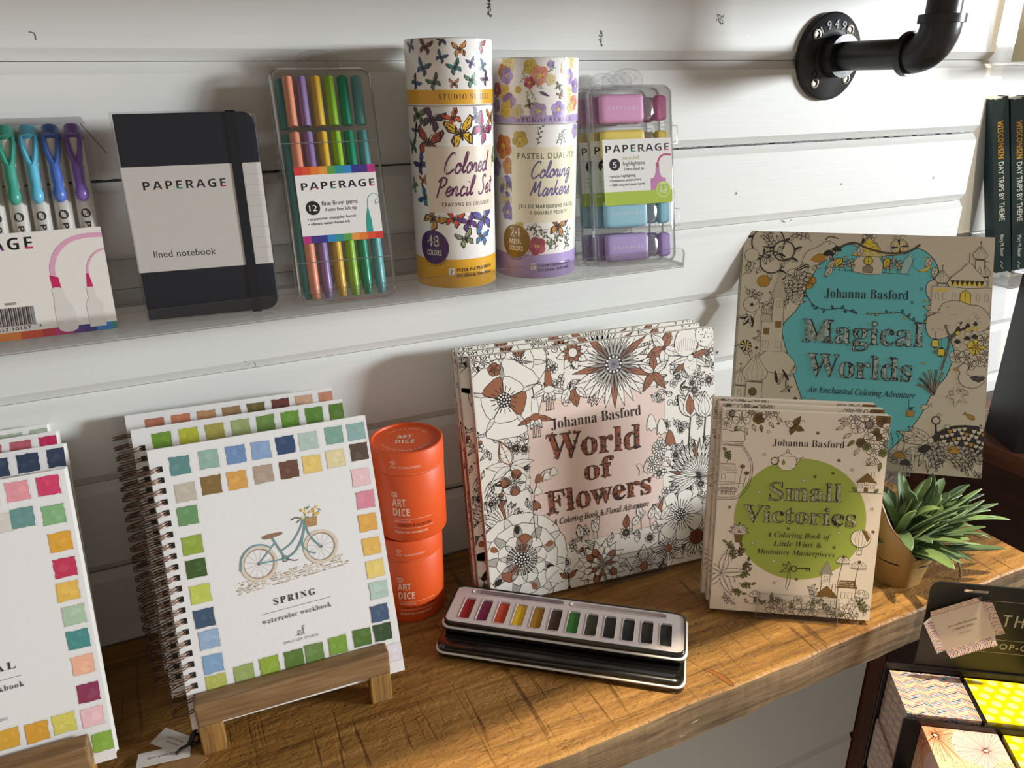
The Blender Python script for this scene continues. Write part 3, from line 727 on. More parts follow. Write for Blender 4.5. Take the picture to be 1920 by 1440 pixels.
# ---- clip markers in a wallet at the left
PNM = frame(-.2069, -.0680, .3095, -1.51, 21.22)
WAL = clear_mat('clear_wallet', '#fdfdfd', .4, .05, .006, bump=.15)
t = thing('marker_wallet', 'clear wallet of pastel clip markers with a white printed card, cut by the left edge', 'marker set', PNM)
mb = MB(); mb.box((.02, 0, 0), (.1705, .0155, .1475)); mb.build('wallet', WAL, t, bevel=.0015)
def pncard(A):
    for k, (a, b, c) in enumerate(((70, 84, '#4d9c49'), (84, 98, '#d8b52f'), (98, 112, '#dd8135'), (112, 124.5, '#c94d30'), (124.5, 132, '#b8303a'), (132, 142.5, '#b52a6f'), (142.5, 150, '#57327f'), (150, 157.3, '#2f2d75'), (157.3, 167.5, '#2e79b8'), (167.5, 170, '#2f8560'))): A.rect(a, 0, b, 5.2, c)
    A.text('PAPERAGE', (62, 59.6), (127.9, 59.6), 8.0, 'bold', '#17181c', 1.2, -.006, bits=BITS)
    for x in range(0, 40): A.rect(97+x*.62, 9.4 if x % 13 else 8.4, 97+x*.62+(.18, .4, .3, .5)[x*7 % 4], 21.5, '#222226')
    A.text('7 95317 10152', (91, 5.8), (118.6, 6.6), 2.2, 'sans', '#222226'); A.text('3', (123.2, 7), 1.4, 2.2, 'sans', '#222226'); A.text('80800', (106, 23.4), 6.6, 1.6, 'sans', '#55555a'); A.rect(120.2, 8.6, 122, 21.5, '#8a8b8f')
    A.stroke(smooth_pts([(136.6, 40), (137.4, 48), (142, 57), (150, 63.2), (160, 65.4), (170, 65.2)], 5), 3.2, lin('#dba3bd')); A.up()
    A.curve([(157.2, 39), (158.2, 45), (161.5, 51), (166, 54.4), (170.5, 55.6)], 1.3, '#dba3bd')
    A.poly([(134.4, 40.6), (139.4, 38.9), (140.2, 31.2), (135.2, 31.6)], '#c3205e'); A.poly([(156.4, 39.6), (157.8, 39.6), (159.4, 30.4), (155.6, 30.4)], '#c3205e'); A.up()
    A.poly(smooth_pts([(134.6, 31.6), (140.8, 31.0), (141.8, 24), (145.6, 16), (146, 3), (135.2, 3), (134.2, 16), (134.8, 25)], 3, True), '#d8d6d0')
    A.poly([(155.0, 30.4), (159.8, 30.4), (160.2, 23), (163.4, 19), (163.4, 3), (153.4, 3), (153.2, 19), (155.2, 23)], '#d8d6d0'); A.up()
mb = MB(); mb.box((.02, -.0006, 0), (.1700, -.0002, .0708), 0, lin('#e5e1db')); pncard(Art(mb, lambda u, v, z: (u*.001, -.0006-z, v*.001), (20, 0, 170, 70.8))); mb.build('printed_card', PRINT, t)
PENW = mat('white_pen_barrel', '#e2dfd8', .35, coat=.2)
def clip_marker(c, nm, x, proto=None):
    M = PNM @ Matrix.Translation((x*.001, .0078, .001)); lab = nm+' clip marker with a white barrel in the clear wallet at the left'
    t = thing('clip_marker', lab, 'marker', M, 'clip markers in the left wallet'); m = mat('mk_'+c.lstrip('#'), c, .32, coat=.3)
    mb = MB(); mb.lathe([(.0001, 0), (.0045, .0005), (.0057, .004), (.0057, .134), (.0001, .1345)], 24); mb.build('barrel', PENW, t, smooth=True)
    mb = MB(); mb.lathe([(.0060, .1325), (.0060, .1362), (.0052, .1372), (.0052, .1415), (.0044, .1428), (.0001, .143)], 24); mb.build('end_cap', m, t, smooth=True)
    mb = MB(); y = -.0062          # clip: two arms meeting in a rounded tongue
    for sg in (-1, 1): mb.tube([(sg*.0042, -.0040, .1350), (sg*.0041, y, .1300), (sg*.0034, y-.0003, .1240), (sg*.0019, y-.0005, .1170), (0, y-.0006, .1130)], [.0014, .0016, .0018, .0020, .0024], 8)
    mb.tube([(-.0042, -.004, .1352), (0, -.0058, .1356), (.0042, -.004, .1352)], .0013, 8)
    mb.tube([(0, y-.0006, .1140), (0, y-.0008, .1060), (0, y-.0010, .1000), (0, y-.0012, .0945), (0, y-.0012, .0905), (0, y-.0010, .0885)], [.0033, .0035, .0029, .0042, .0036, .0014], 12)
    mb.build('clip', m, t, smooth=True)
    mb = MB(); A = Art(mb, lambda u, v, z: ((.0058+z)*sin(u*.001/.0058), -(.0058+z)*cos(u*.001/.0058), v*.001), strip=1.0)
    A.disc(0, 80.5, 3.1, '#26262a', 20); A.up(); A.poly([(-1.5, 82.6), (1.0, 82.4), (1.6, 79.2), (.9, 78.2), (-1.2, 78.5), (-1.8, 80.5)], '#e8e6e0'); A.up()
    A.text('PAPERAGE', (-1.6, 74.6), (-1.6, 30), 3.6, 'bold', '#26262a', 1.2); mb.build('lettering', PRINT, t)
for nm, c, x in (('spring green', '#4cc070', 109.5), ('sea green', '#3f9a86', 122.4), ('sky blue', '#5ab1cf', 135.6), ('cornflower blue', '#4b6fc0', 148.9), ('violet', '#7d60b3', 162.4)): clip_marker(c, nm, x)

# ---- two printed cardboard tubes
def tube_thing(name, label, x, y, r, H, seam, a0, drawbody, drawlid, paper='#f1efec'):
    t = thing(name, label, 'tube', Matrix.Translation((x, y, .3095)))
    c = lin(paper); rb = r-.0009
    for nm, z0, z1, dr in (('body', 0, seam-.0004, drawbody), ('lid', seam, H, drawlid)):
        mb = MB(); rr = r if nm == 'lid' else r-.00015; n = 96
        mb.lathe([(.0001, z0), (rr-.0012, z0), (rr-.0003, z0+.0004), (rr, z0+.0012), (rr, z1-.0012), (rr-.0004, z1-.0004), (rr-.0014, z1), (.0001, z1)], n, col=c)
        A = Art(mb, cyl_map(rr, a0), (-60, z0*1000+.7, 62, z1*1000-.7), strip=2.0, base=9e-5); dr(A)
        mb.build(nm, PGLOSS, t, smooth=True)
def bfly(A, x, y, s, rot, c, c2='#2a2226', slim=1):
    ca, sa = cos(R(rot)), sin(R(rot))
    def T(p): return [(x+(a*ca-b*sa)*s, y+(a*sa+b*ca)*s) for a, b in p]
    for sg in (-1, 1):
        k = sg*slim; A.poly(T([(0, 0), (.25*k, .55), (.85*k, 1.0), (1.0*k, .8), (.8*k, .25), (.3*k, 0)]), c2); A.poly(T([(0, 0), (.5*k, 0), (.75*k, -.3), (.6*k, -.85), (.35*k, -.7), (.08*k, -.25)]), c2)
    A.up()
    for sg in (-1, 1):
        k = sg*slim; A.poly(T([(.06*k, .08), (.3*k, .55), (.8*k, .9), (.88*k, .75), (.7*k, .3), (.3*k, .08)]), c); A.poly(T([(.1*k, -.06), (.46*k, -.07), (.62*k, -.3), (.52*k, -.72), (.34*k, -.58), (.12*k, -.22)]), c)
    A.up()
    for sg in (-1, 1):
        k = sg*slim; A.stroke(T([(.1*k, .1), (.75*k, .75)]), .06*s, lin(c2)); A.stroke(T([(.12*k, .08), (.72*k, .4)]), .05*s, lin(c2)); A.stroke(T([(.12*k, -.1), (.5*k, -.5)]), .05*s, lin(c2))
    A.stroke(T([(0, .32), (0, -.45)]), .12*s, lin('#231d1c')); A.stroke(T([(0, .3), (.2, .62)]), .04*s, lin('#231d1c')); A.up()
def t1lid(A):
    A.rect(-60, 140.6, 62, 150.8, '#e0a92c'); A.text('STUDIO SERIES', (-3, 144.2), (41, 144.2), 3.8, 'serif', '#5b3b3a', 1.25)
    for (x, y), c, s_, r_ in zip([(-27, 181), (-12, 180), (1, 184), (14, 178), (31, 181), (0, 173), (-15, 166), (10, 166), (23, 169), (34, 167), (-23, 156), (-6, 156), (9, 155), (23, 157), (37, 158)],
        ['#35456f', '#7d3850', '#34446a', '#e29a45', '#c4705f', '#39598c', '#435f8e', '#2f8a86', '#5a5f9a', '#4d86b5', '#2c6b8f', '#4f7f62', '#c98a5e', '#5f9f78', '#6a3f77'],
        [5, 5.8, 4.2, 5.8, 6.2, 4.4, 6.2, 5.4, 4, 4.6, 5.2, 5.6, 3.8, 5.6, 5], [20, -15, 10, 5, -20, -30, -25, 25, 20, 70, -50, 30, 0, 15, 40]): bfly(A, x, y, s_, r_, c)
def t1body(A):
    A.rect(-60, .7, 62, 24, '#e3ab2a')
    for (x, y), c, s_, r_ in zip([(-22, 133), (-9, 130), (7, 131), (26, 132), (13, 120), (32, 122), (-26, 122), (-13, 113), (-22, 97), (-20, 85), (-19, 72), (-12, 56), (5, 56), (17, 53), (31, 54), (14, 40), (29, 40), (-32, 110), (-33, 80), (44, 130), (46, 100)],
        ['#5d8a5a', '#54295c', '#dd5a33', '#9187b6', '#e7b428', '#b13d77', '#3a5a8f', '#b8432a', '#3f4f8f', '#d77a33', '#2f79b0', '#d69a2c', '#d9512f', '#6f3f93', '#5f5db0', '#9aa878', '#3f7fb8', '#3d7a4a', '#49a0a0', '#d98a33', '#8cc63f'],
        [8, 9.5, 7, 6, 12, 11, 5, 12, 8, 5, 7.5, 10, 7.5, 8, 11, 7.5, 7.5, 7, 6, 7, 7], [-15, -25, 30, 60, 12, -40, 35, -10, 40, 10, 60, -45, -20, 20, 10, 20, -15, 10, 60, 0, 20]): bfly(A, x, y, s_, r_, c)
    A.z += 2e-5; A.rect(-16.7, 61, 44, 110.5, '#e6dbca')
    A.hand('Colored', (-2.5, 90.5), (37, 91.5), 7.6, '#5e2350', 1.5); A.hand('Pencil Set', (-9, 73.5), (42.5, 74.5), 7.2, '#5e2350', 1.5)
    A.text('CRAYONS DE COULEUR', (-4, 66), (38, 66), 2.9, 'bold', '#4a2c30', 1.15)
    A.z += 1e-5; A.disc(-13, 33.5, 13.2, '#4b1d5e', 36, 13.6); A.up(); A.text('48', (-18.8, 34.2), 11, 9.2, 'bold', '#f0e8dc'); A.text('COLORS', (-19.4, 27), 13.2, 4.4, 'bold', '#f0e8dc')
    for k, ch in enumerate('48 COULEURS'): 
        a = R(-128+k*8.2); A.text(ch, (-13+15.4*cos(a), 33.5+15.4*sin(a)), (-13+15.4*cos(a)-1.2*sin(a), 33.5+15.4*sin(a)+1.2*cos(a)), 1.5, 'bold', '#4a2c30') if ch != ' ' else None
    A.rect(-.8, 11.4, 4.2, 17, '#f0eadc'); A.text('P', (.4, 12.4), 2.6, 3.6, 'serif', '#2a2430')
    A.text('PETER PAUPER PRESS', (5.6, 14.1), (39, 14.6), 2.7, 'serif', '#4a2c30'); A.text('RYE BROOK, NEW YORK', (5.6, 9.6), (38, 10), 2.1, 'serif', '#4a2c30')
tube_thing('pencil_tube', 'tall butterfly printed pencil tube with golden yellow bands on the ledge', .2235, -.0500, .0335, .1862, .1398, -120, t1body, t1lid)
def pansy(A, x, y, s, cols, rot=0):
    for k in range(5):
        a = R(rot+90+72*k); A.disc(x+.52*s*cos(a), y+.52*s*sin(a), .50*s, cols[k % len(cols)], 12)
    A.up(); A.disc(x, y, .26*s, '#e0c24a', 8); A.up()
    for k in range(5):
        a = R(rot+90+72*k); A.stroke([(x+.2*s*cos(a), y+.2*s*sin(a)), (x+.55*s*cos(a), y+.55*s*sin(a))], .06*s, lin('#6a5566'))
    A.up()
def twig(A, x, y, a, ln, col='#6b7a5a', n=6):
    A.stroke([(x, y), (x+ln*.5*cos(R(a)), y+ln*.5*sin(R(a))), (x+ln*cos(R(a+14)), y+ln*sin(R(a+14)))], .35, lin(col)); A.up()
    for k in range(n):
        t_ = (k+1)/n; b = R(a+(50 if k % 2 else -50)); px, py = x+ln*t_*cos(R(a)), y+ln*t_*sin(R(a)); A.poly(A.petal(px, py, b, 0, ln*.2, ln*.09, 'point', 5), col)
    A.up()
def t2lid(A):
    A.rect(-60, 124.8, 62, 131, '#b4a0cf'); A.text('STUDIO SERIES', (-14, 126.2), (33, 126.2), 3.4, 'serif', '#5c4a66', 1.25)
    lil = ['#9d86c2', '#b7a2d6', '#8a72b4']; yel = ['#e3cf86', '#eadca6', '#d9bd62']; pk = ['#d98f7a', '#e3a68f']; mag = ['#a9485c', '#c06a76']
    for x, y, s_, c in ((-22, 169, 7, yel), (-28, 163, 6, ['#cf8a4d']), (-24, 160, 6.5, lil), (-3, 166, 6, ['#d9c45a', '#cbb444']), (4, 160, 7.5, pk), (-4, 155, 4.5, mag), (-13, 150, 3, ['#cdbb55']), (-27, 148, 6.5, yel), (-22, 141, 7, lil), (27, 165, 6, ['#d2905a', '#e0b070']), (30, 159, 6, lil), (29, 146, 6, yel), (20, 135, 6.5, lil), (3, 134, 7, ['#a594b4', '#b9a9c4']), (-14, 134, 5.5, ['#cfc6a0']), (-25, 135, 6.5, ['#d6b94a', '#dcc465']), (31, 170, 6, yel), (13, 168, 3, lil), (13, 157, 4.5, ['#d8cfa0']), (38, 140, 6, pk), (40, 152, 6, lil), (-36, 150, 6, mag), (-38, 138, 6, lil), (33, 136, 4, yel)): pansy(A, x, y, s_, c, x*7)
    for x, y, a, l in ((-10, 160, 60, 8), (-12, 155, 40, 7), (0, 158, -60, 10), (-3, 150, -70, 9), (10, 162, 30, 7), (-6, 141, 80, 8), (16, 150, 30, 6)): twig(A, x, y, a, l, '#7d8a68', 5)
    bfly(A, 22, 146, 3.6, 30, '#c89a72'); bfly(A, 20, 152, 3, -20, '#9aa86a'); A.poly(A.petal(4, 148.5, R(-25), 0, 9, 2.4, 'point', 6), '#5d4a70'); A.up()
    bfly(A, -4, 139, 3.4, 60, '#a99a5c')
def t2body(A):
    A.rect(-60, .7, 62, 21, '#b29ed0')
    for x, y, s_, c in ((-29, 107, 10, ['#c4703f', '#d48a4e']), (-12, 113, 7, ['#c9b24c', '#b9a040']), (-23, 92, 7, ['#d29a6a', '#c98a5a']), (-26, 76, 9, ['#8b86b8', '#e6dfc0', '#6c6496']), (-26, 65, 7, ['#d9d0b0', '#7a6aa0']), (-24, 55, 7, ['#9a8fc0', '#8a7db4']), (2, 28, 8, ['#a8485a', '#b85f6c']), (-40, 90, 8, lil0), (42, 118, 6, lil0)): pansy(A, x, y, s_, c, x*9)
    for x, y, a, l in ((2, 108, 75, 15), (22, 108, 70, 12), (27, 108, 100, 11), (18, 109, 55, 9), (-6, 45, -25, 18), (-10, 40, 20, 14), (5, 44, -60, 18), (12, 24, 50, 15), (18, 24, 80, 16), (28, 23, 70, 17), (33, 22, 100, 18), (8, 30, 10, 20), (-2, 46, -70, 16)): twig(A, x, y, a, l, '#5f6b52', 7)
    bfly(A, 21, 43, 9, -18, '#d08a35'); pansy(A, -13, 45, 4, ['#c8b75c'], 20)
    A.z += 2e-5; A.rect(-19.5, 47.5, 39, 107, '#e9e2c8')
    A.text('PASTEL DUAL-TIP', (-14, 98.2), (40, 98.2), 4.4, 'sans', '#56603e', 1.2, .012)
    A.hand('Coloring', (-4, 83), (34, 84), 6.4, '#6d6391', 1.25); A.hand('Markers', (-4, 68.6), (34, 69.6), 6.4, '#6d6391', 1.25)
    A.text('JEU DE MARQUEURS PASTEL', (-13, 59.2), (39, 59.2), 2.9, 'bold', '#47503a', 1.1); A.text('À DOUBLE POINTE', (-4, 54), (30, 54), 2.9, 'bold', '#47503a', 1.1)
    A.z += 1e-5; A.disc(-16.5, 31.5, 13, '#8d6a26', 36, 14); A.up(); A.text('24', (-22, 35.4), 10, 8, 'bold', '#ecdfbe'); A.text('PASTEL', (-22.4, 29.4), 11.4, 4, 'bold', '#ecdfbe'); A.text('COLORS', (-22.4, 23.8), 12.6, 4, 'bold', '#ecdfbe')
    for k, ch in enumerate('24 COULEURS PASTEL'):
        a = R(-132+k*6.4); A.text(ch, (-16.5+15.4*cos(a), 31.5+15.8*sin(a)), (-16.5+15.4*cos(a)-1.2*sin(a), 31.5+15.8*sin(a)+1.2*cos(a)), 1.4, 'bold', '#4d4360') if ch != ' ' else None
    A.rect(-3, 8, 1.6, 13.4, '#efe9dc'); A.text('P', (-2, 9), 2.4, 3.4, 'serif', '#b7a9c9'); A.text('PETER PAUPER PRESS', (3, 10.6), (36, 10.8), 2.6, 'serif', '#6d5a80'); A.text('RYE BROOK, NEW YORK', (3, 6.6), (34, 6.8), 2.0, 'serif', '#6d5a80')
lil0 = ['#9d86c2', '#b7a2d6']
tube_thing('marker_tube', 'shorter flower printed marker tube with lilac bands beside the butterfly tube', .298, -.0500, .0350, .1732, .1245, -117.5, t2body, t2lid)

# ================================================================ ON THE WOODEN SHELF
PPAPER = print_mat('matt_print', .55)
PAPER = mat('white_page_block', '#e3e1dc', .8, noise=.10, nscale=6, stretch=(1, 1400, 1))
PAPERC = mat('warm_page_block', '#ded5c0', .8, noise=.14, nscale=6, stretch=(1, 1400, 1))
BRONZE = mat('bronze_wire', '#6e513e', .38, .5)
rnd = random.Random(11)
def swatch(A, x, y, c, s=17, seed=0):
    """one brushed square of watercolour with a darker rim, on a faint pencil square"""
    r_ = random.Random(seed); c = lin(c); h = s/2
    A.stroke([(x-h*1.02, y-h*.98), (x+h*1.08, y-h), (x+h*1.05, y+h*1.08), (x-h*.98, y+h)], .12, lin('#c9c4be'), True, z=A.z)
    P = []
    for ax, ay, bx, by in ((-1, -1, 1, -1), (1, -1, 1, 1), (1, 1, -1, 1), (-1, 1, -1, -1)):
        for k in range(6):
            t = k/6; j = r_.uniform(-.07, .03)
            P.append((x+(ax+(bx-ax)*t)*h*.97*(1+j*(.4 if ay == by else 1)), y+(ay+(by-ay)*t)*h*.95*(1+j*(1 if ay == by else .4))))
    dark = tuple(v*.72 for v in c[:3]) + (1,)
    A.poly(P, dark, A.z+A.step); Q = [(x+(px-x)*.955, y+(py-y)*.955) for px, py in P]; A.poly(Q, c, A.z+2*A.step)
    bx, by = r_.uniform(-.3, .3)*h, r_.uniform(-.3, .3)*h           # blooms in the wash
    for k, f in ((1, 1.07), (2, .94), (3, 1.05), (1.5, .95)):
        cx, cy = x+r_.uniform(-.45, .45)*h, y+r_.uniform(-.45, .45)*h; rr = h*r_.uniform(.2, .45)
        cc = tuple(min(1, v*f+(.02 if f > 1 else 0)) for v in c[:3]) + (1,)
        A.poly([(cx+rr*(1+.25*sin(3*a+k))*cos(a), cy+rr*(.9+.2*cos(2*a+k))*sin(a)) for a in [2*pi*i/14 for i in range(14)]], cc, A.z+(2.3+.2*k)*A.step)
    A.z += 4*A.step
BW, BH = .1616, .2101
K = BW/.1663
def spiral_book(label, M, draw, group):
    t = thing('spiral_workbook', label, 'workbook', M, group); T = .0135
    mb = MB(); mb.box((0, 0, 0), (BW, .0007, BH), 0, lin('#e9e9e9')); A = Art(mb, flat_map, (.2, .2, BW*1000-.2, BH*1000-.2)); draw(A)
    for k in range(23):
        z = 13.5+8.15*k
        A.rect(4.6, z, 8.6, z+4.2, '#14100e')
    mb.build('front_cover', PPAPER, t)
    mb = MB(); mb.box((.0006, .0008, .0008), (BW-.0008, T-.0009, BH-.0008)); mb.build('page_block', PAPER, t)
    mb = MB(); mb.box((0, T-.0008, 0), (BW, T, BH)); mb.build('back_cover', PAPER, t)
    mb = MB()
    for k in range(23):
        z = (13.5+8.15*k+2.1)*.001
        for dz in (-.0011, .0011):
            P = []
            for i in range(25):
                a = R(-37-286*i/24); P.append((-.0018+.0100*cos(a), T*.5+.0112*sin(a), z+dz*.9-.0022*sin(pi*i/24)))
            mb.tube(P, .00048, 6)
    mb.build('spiral_binding', BRONZE, t, smooth=True)
    return t
def sp_text(A, title, x, w):
    A.text(title, (x-w/2, 76.8), (x+w/2, 77.6), 5.0, 'serif', '#3a3936', 1.35, -.004)
    A.stroke([(x-26.2, 71.6), (x+26.4, 72.9)], .25, lin('#55534f')); A.up()
    A.text('watercolor workbook', (x-26.2, 64), (x+26.2, 65.3), 4.0, 'serif', '#4a4945', 1.2, -.011)
    A.curve([(x-3.4, 49.5), (x-.6, 50.6), (x, 52.6), (x-1.4, 52.8), (x-1.6, 50.3), (x+.6, 49.4), (x+2.6, 53.5), (x+3.2, 56), (x+2.2, 55.2), (x+2, 50), (x+3.6, 49.8)], .38, '#4a4945')
    A.text('EMILY LEX STUDIO', (x-13, 45.2), (x+13, 45.4), 1.9, 'sans', '#55534f', 1.25)
def spring(A):
    n = 0
    rows = [([(21, 201), (42, 202), (62, 202), (81, 202), (100, 203), (118, 203), (139, 204), (157, 204)], ['#5f8c8c', '#93b5ab', '#6f90bd', '#8aa6cb', '#324a6e', '#b4c8bf', '#7ea797', '#8fafad']),
    ([(22, 180), (41, 182), (60, 182), (80, 183), (100, 183), (118, 184), (137, 185), (157, 187)], ['#c3bbac', '#83693a', '#d9a353', '#b09c8c', '#6b4a39', '#e6c873', '#e2d4a4', '#574537']),
    ([(21, 162), (21, 139), (21, 121), (21, 101), (21, 82), (22, 65), (22, 46), (22, 30)], ['#6c9868', '#93ab42', '#3f5c2a', '#c4ce5e', '#3d546f', '#96b2cf', '#83a5c9', '#b8bd60']),
    ([(155, 166), (156, 147), (155, 128), (155, 108), (155, 89), (155, 71), (153, 52), (153, 36), (158, 17)], ['#ecc5ca', '#da8a9d', '#e0ab50', '#e3b75c', '#e8cf78', '#b4ccbf', '#455a7a', '#354e2c', '#e6dfe8']),
    ([(43, 32), (62, 33), (81, 33), (97, 34), (116, 35), (136, 36)], ['#9aac64', '#93ad3c', '#5b7a33', '#6a8a46', '#7ea33a', '#53742d'])]
    for P, C in rows:
        for (x, y), c in zip(P, C): n += 1; swatch(A, x*K, y*K, c, 14.8, n)
    # bicycle on a cobbled strip
    r2 = random.Random(5)
    for k in range(170):
        row = k % 6; x = 47.5+(k//6)*2.9+(row % 2)*1.4+r2.uniform(-.5, .5); y = 90.6+(x-46)*.062+row*1.62+r2.uniform(-.2, .2); w = r2.uniform(1.8, 2.9); h = r2.uniform(.95, 1.45)
        if r2.random() < .18: continue
        A.poly([(x+w*.5*cos(a)*(1+.1*r2.random()), y+h*.5*sin(a)) for a in [2*pi*i/8 for i in range(8)]], r2.choice(['#d8cdbb', '#cbbfac', '#b9ad9a', '#e2d9c9', '#a59a88', '#c9b9a0']))
        if k % 12 == 0: A.up()
    A.up()
    for cx, cy, r in ((64.4, 110.6, 12.6), (111.6, 113.6, 12.2)):
        A.ring(cx, cy, r, 2.4, lin('#d9cdbb'), 36); A.up(); A.ring(cx, cy, r-1.6, .5, lin('#9a7d63'), 36); A.up()
        for k in range(12):
            a = pi*k/6+.2; A.stroke([(cx, cy), (cx+(r-1.8)*cos(a), cy+(r-1.8)*sin(a))], .16, lin('#b3aaa0'))
        A.up(); A.disc(cx, cy, 1.1, '#4a4743', 10); A.up()
    G = '#6f9aa0'
    A.curve([(50.5, 108), (53, 118), (60, 124.2), (68, 124.6), (74.5, 121)], 1.2, G)
    for P, w in (([(64.4, 110.6), (84, 110.2)], 1.1), ([(84, 110.2), (76.5, 128.5)], 1.3), ([(64.4, 110.6), (78.4, 124)], .9), ([(84, 110.2), (92, 114), (99, 124), (102.4, 134)], 1.4), ([(81.5, 116.5), (90, 121), (97, 129), (101.5, 137)], 1.1), ([(111.6, 113.6), (105, 123), (102, 134), (99.6, 138.6)], 1.2)): A.curve(P, w, G)
    A.curve([(99.6, 138.4), (96, 139.8), (92.6, 138.4)], .9, '#6a6763'); A.curve([(98.6, 137.2), (96.4, 135.6)], .9, '#6a6763')
    A.curve([(100, 126), (98, 118), (101.5, 112), (107, 109.4)], 1.0, G)
    A.poly(smooth_pts([(70.2, 130.5), (75, 131.4), (83.6, 131.2), (84.2, 129.4), (78, 128.2), (72, 127.8), (69.8, 128.8)], 3, True), '#96735a'); A.up()
    A.curve([(84, 110.2), (90, 107.4), (93, 107.2)], .8, '#5b5955'); A.ring(84, 110.2, 2.2, .6, lin('#6a6763')); A.up()
    A.poly([(102.2, 138), (112.2, 138), (111, 130.6), (103.6, 130.6)], '#c29a6c'); A.up()
    for k in range(4): A.stroke([(102.6+.2*k, 137-1.8*k), (112-.3*k, 137-1.8*k)], .3, lin('#93704a'))
    for k in range(6): A.stroke([(103+1.7*k, 138), (104+1.3*k, 130.6)], .25, lin('#93704a'))
    A.up()
    for k in range(26):
        x, y = r2.uniform(100.5, 114), r2.uniform(138, 145); c = r2.choice(['#7f9a78', '#5f8a86', '#e8d28a', '#e3b95a', '#dfa04f', '#efe0a8'])
        if c[1] in '75': A.poly(A.petal(x, y, r2.uniform(0, 6), 0, 3.2, 1.2, 'point', 5), c)
        else: A.disc(x, y, r2.uniform(.7, 1.3), c, 7)
        if k % 4 == 0: A.up()
    A.up(); sp_text(A, 'SPRING', 86.4, 31.5)
def strip_cover(cols, seed, title=None):
    def f(A):
        for k, c in enumerate(cols): swatch(A, 21+19.4*k, 198+.3*k, c, 14.8, seed+k)
        for k, c in enumerate(cols): swatch(A, 153+(k % 2), 176-19*k, c, 14.8, seed+20+k); swatch(A, 21, 176-19*k, cols[-k-1], 14.8, seed+40+k)
        if title: sp_text(A, title, 86, 36)
    return f
WBG = 'spiral bound watercolour workbooks on the wooden easels'
spiral_book('white spiral workbook with a bicycle picture, framed in watercolour squares, on the right easel', frame(-.0394, -.1578, .022, -3, 22.31), spring, WBG)
spiral_book('second white spiral workbook, green squares along its top edge, behind the bicycle one', frame(-.0512, -.1215, .0255, -4, 22.3), strip_cover(['#6f9a2f', '#b9bd3a', '#a9a04f', '#9fae74', '#6f8f45', '#6a9a35', '#5a8a33', '#577a2c'], 200), WBG)
spiral_book('rearmost white spiral workbook with terracotta and brown squares behind the bicycle one', frame(-.0551, -.0895, .0255, -4.76, 19.6), strip_cover(['#b5705a', '#c47a5c', '#b98d66', '#9a7a52', '#6b6236', '#6a3a34', '#cfa98c', '#c98a6c'], 300), WBG)
def floral(A):
    n = 500
    K2 = BW/.1662
    for (x, y), c in zip([(117, 205), (136, 206), (155, 206), (122, 186), (136, 187), (155, 185), (156, 165), (156, 146), (155, 129), (156, 111), (156, 93), (156, 74), (156, 53), (156, 35), (160, 15), (103, 36), (121, 35), (138, 36), (84, 36), (65, 36), (40, 36), (98, 205), (79, 205), (60, 205), (40, 205), (21, 205), (21, 186), (21, 166), (21, 147), (21, 128), (21, 110), (21, 92), (21, 73), (21, 54)],
        ['#d8d3cc', '#e79aa5', '#d33f6a', '#d8d3cc', '#6a9593', '#86b581', '#e0a73a', '#c4365a', '#e6bb55', '#aecaac', '#4a8f8d', '#f0b79a', '#8d3557', '#eec3c9', '#8cb445', '#dba93c', '#dba237', '#dacf63', '#e0a73a', '#c4365a', '#e79aa5', '#86b581', '#e6bb55', '#f0b79a', '#4a8f8d', '#8d3557', '#aecaac', '#eec3c9', '#8cb445', '#dba93c', '#d33f6a', '#e79aa5', '#6a9593', '#dacf63']):
        n += 1; swatch(A, x*K2, y*K2, c, 14.4, n)
    A.text('FLORAL', (72, 80.6), (112.6, 81.4), 5.0, 'serif', '#3a3936', 1.35, -.004)
    A.stroke([(63, 74.4), (115, 75.6)], .25, lin('#55534f')); A.up()
    A.text('watercolor workbook', (62, 67), (115.4, 67.8), 4.0, 'serif', '#4a4945', 1.2, -.011); A.text('EMILY LEX STUDIO', (76, 47.4), (102.4, 47.8), 1.9, 'sans', '#55534f', 1.25)
    r2 = random.Random(8)
    for k in range(14): pansy(A, r2.uniform(58, 112), r2.uniform(100, 160), r2.uniform(4, 8), r2.choice((['#e79aa5', '#eec3c9'], ['#e0a73a'], ['#d8d3cc', '#c9c3ba'])), r2.uniform(0, 90))
spiral_book('white spiral workbook with pink, teal and yellow squares, front most at the left edge', frame(-.2513, -.1552, .022, -2, 19.5), floral, WBG)
spiral_book('second workbook of the left stack, navy squares showing at its top', frame(-.2560, -.1185, .0255, -2, 23.6), strip_cover(['#2f3f58']*8, 600), WBG)
spiral_book('third workbook of the left stack, crimson squares showing at its top', frame(-.2610, -.0915, .0255, -2, 20.6), strip_cover(['#b5656b', '#c46a75', '#b35058', '#c98088', '#b5656b', '#b8606a', '#b8606a', '#c02858'], 700), WBG)
spiral_book('rearmost workbook of the left stack, only its blank top edge showing', frame(-.2672, -.0735, .0255, -2, 18.6), strip_cover(['#a9b7a0']*8, 800), WBG)

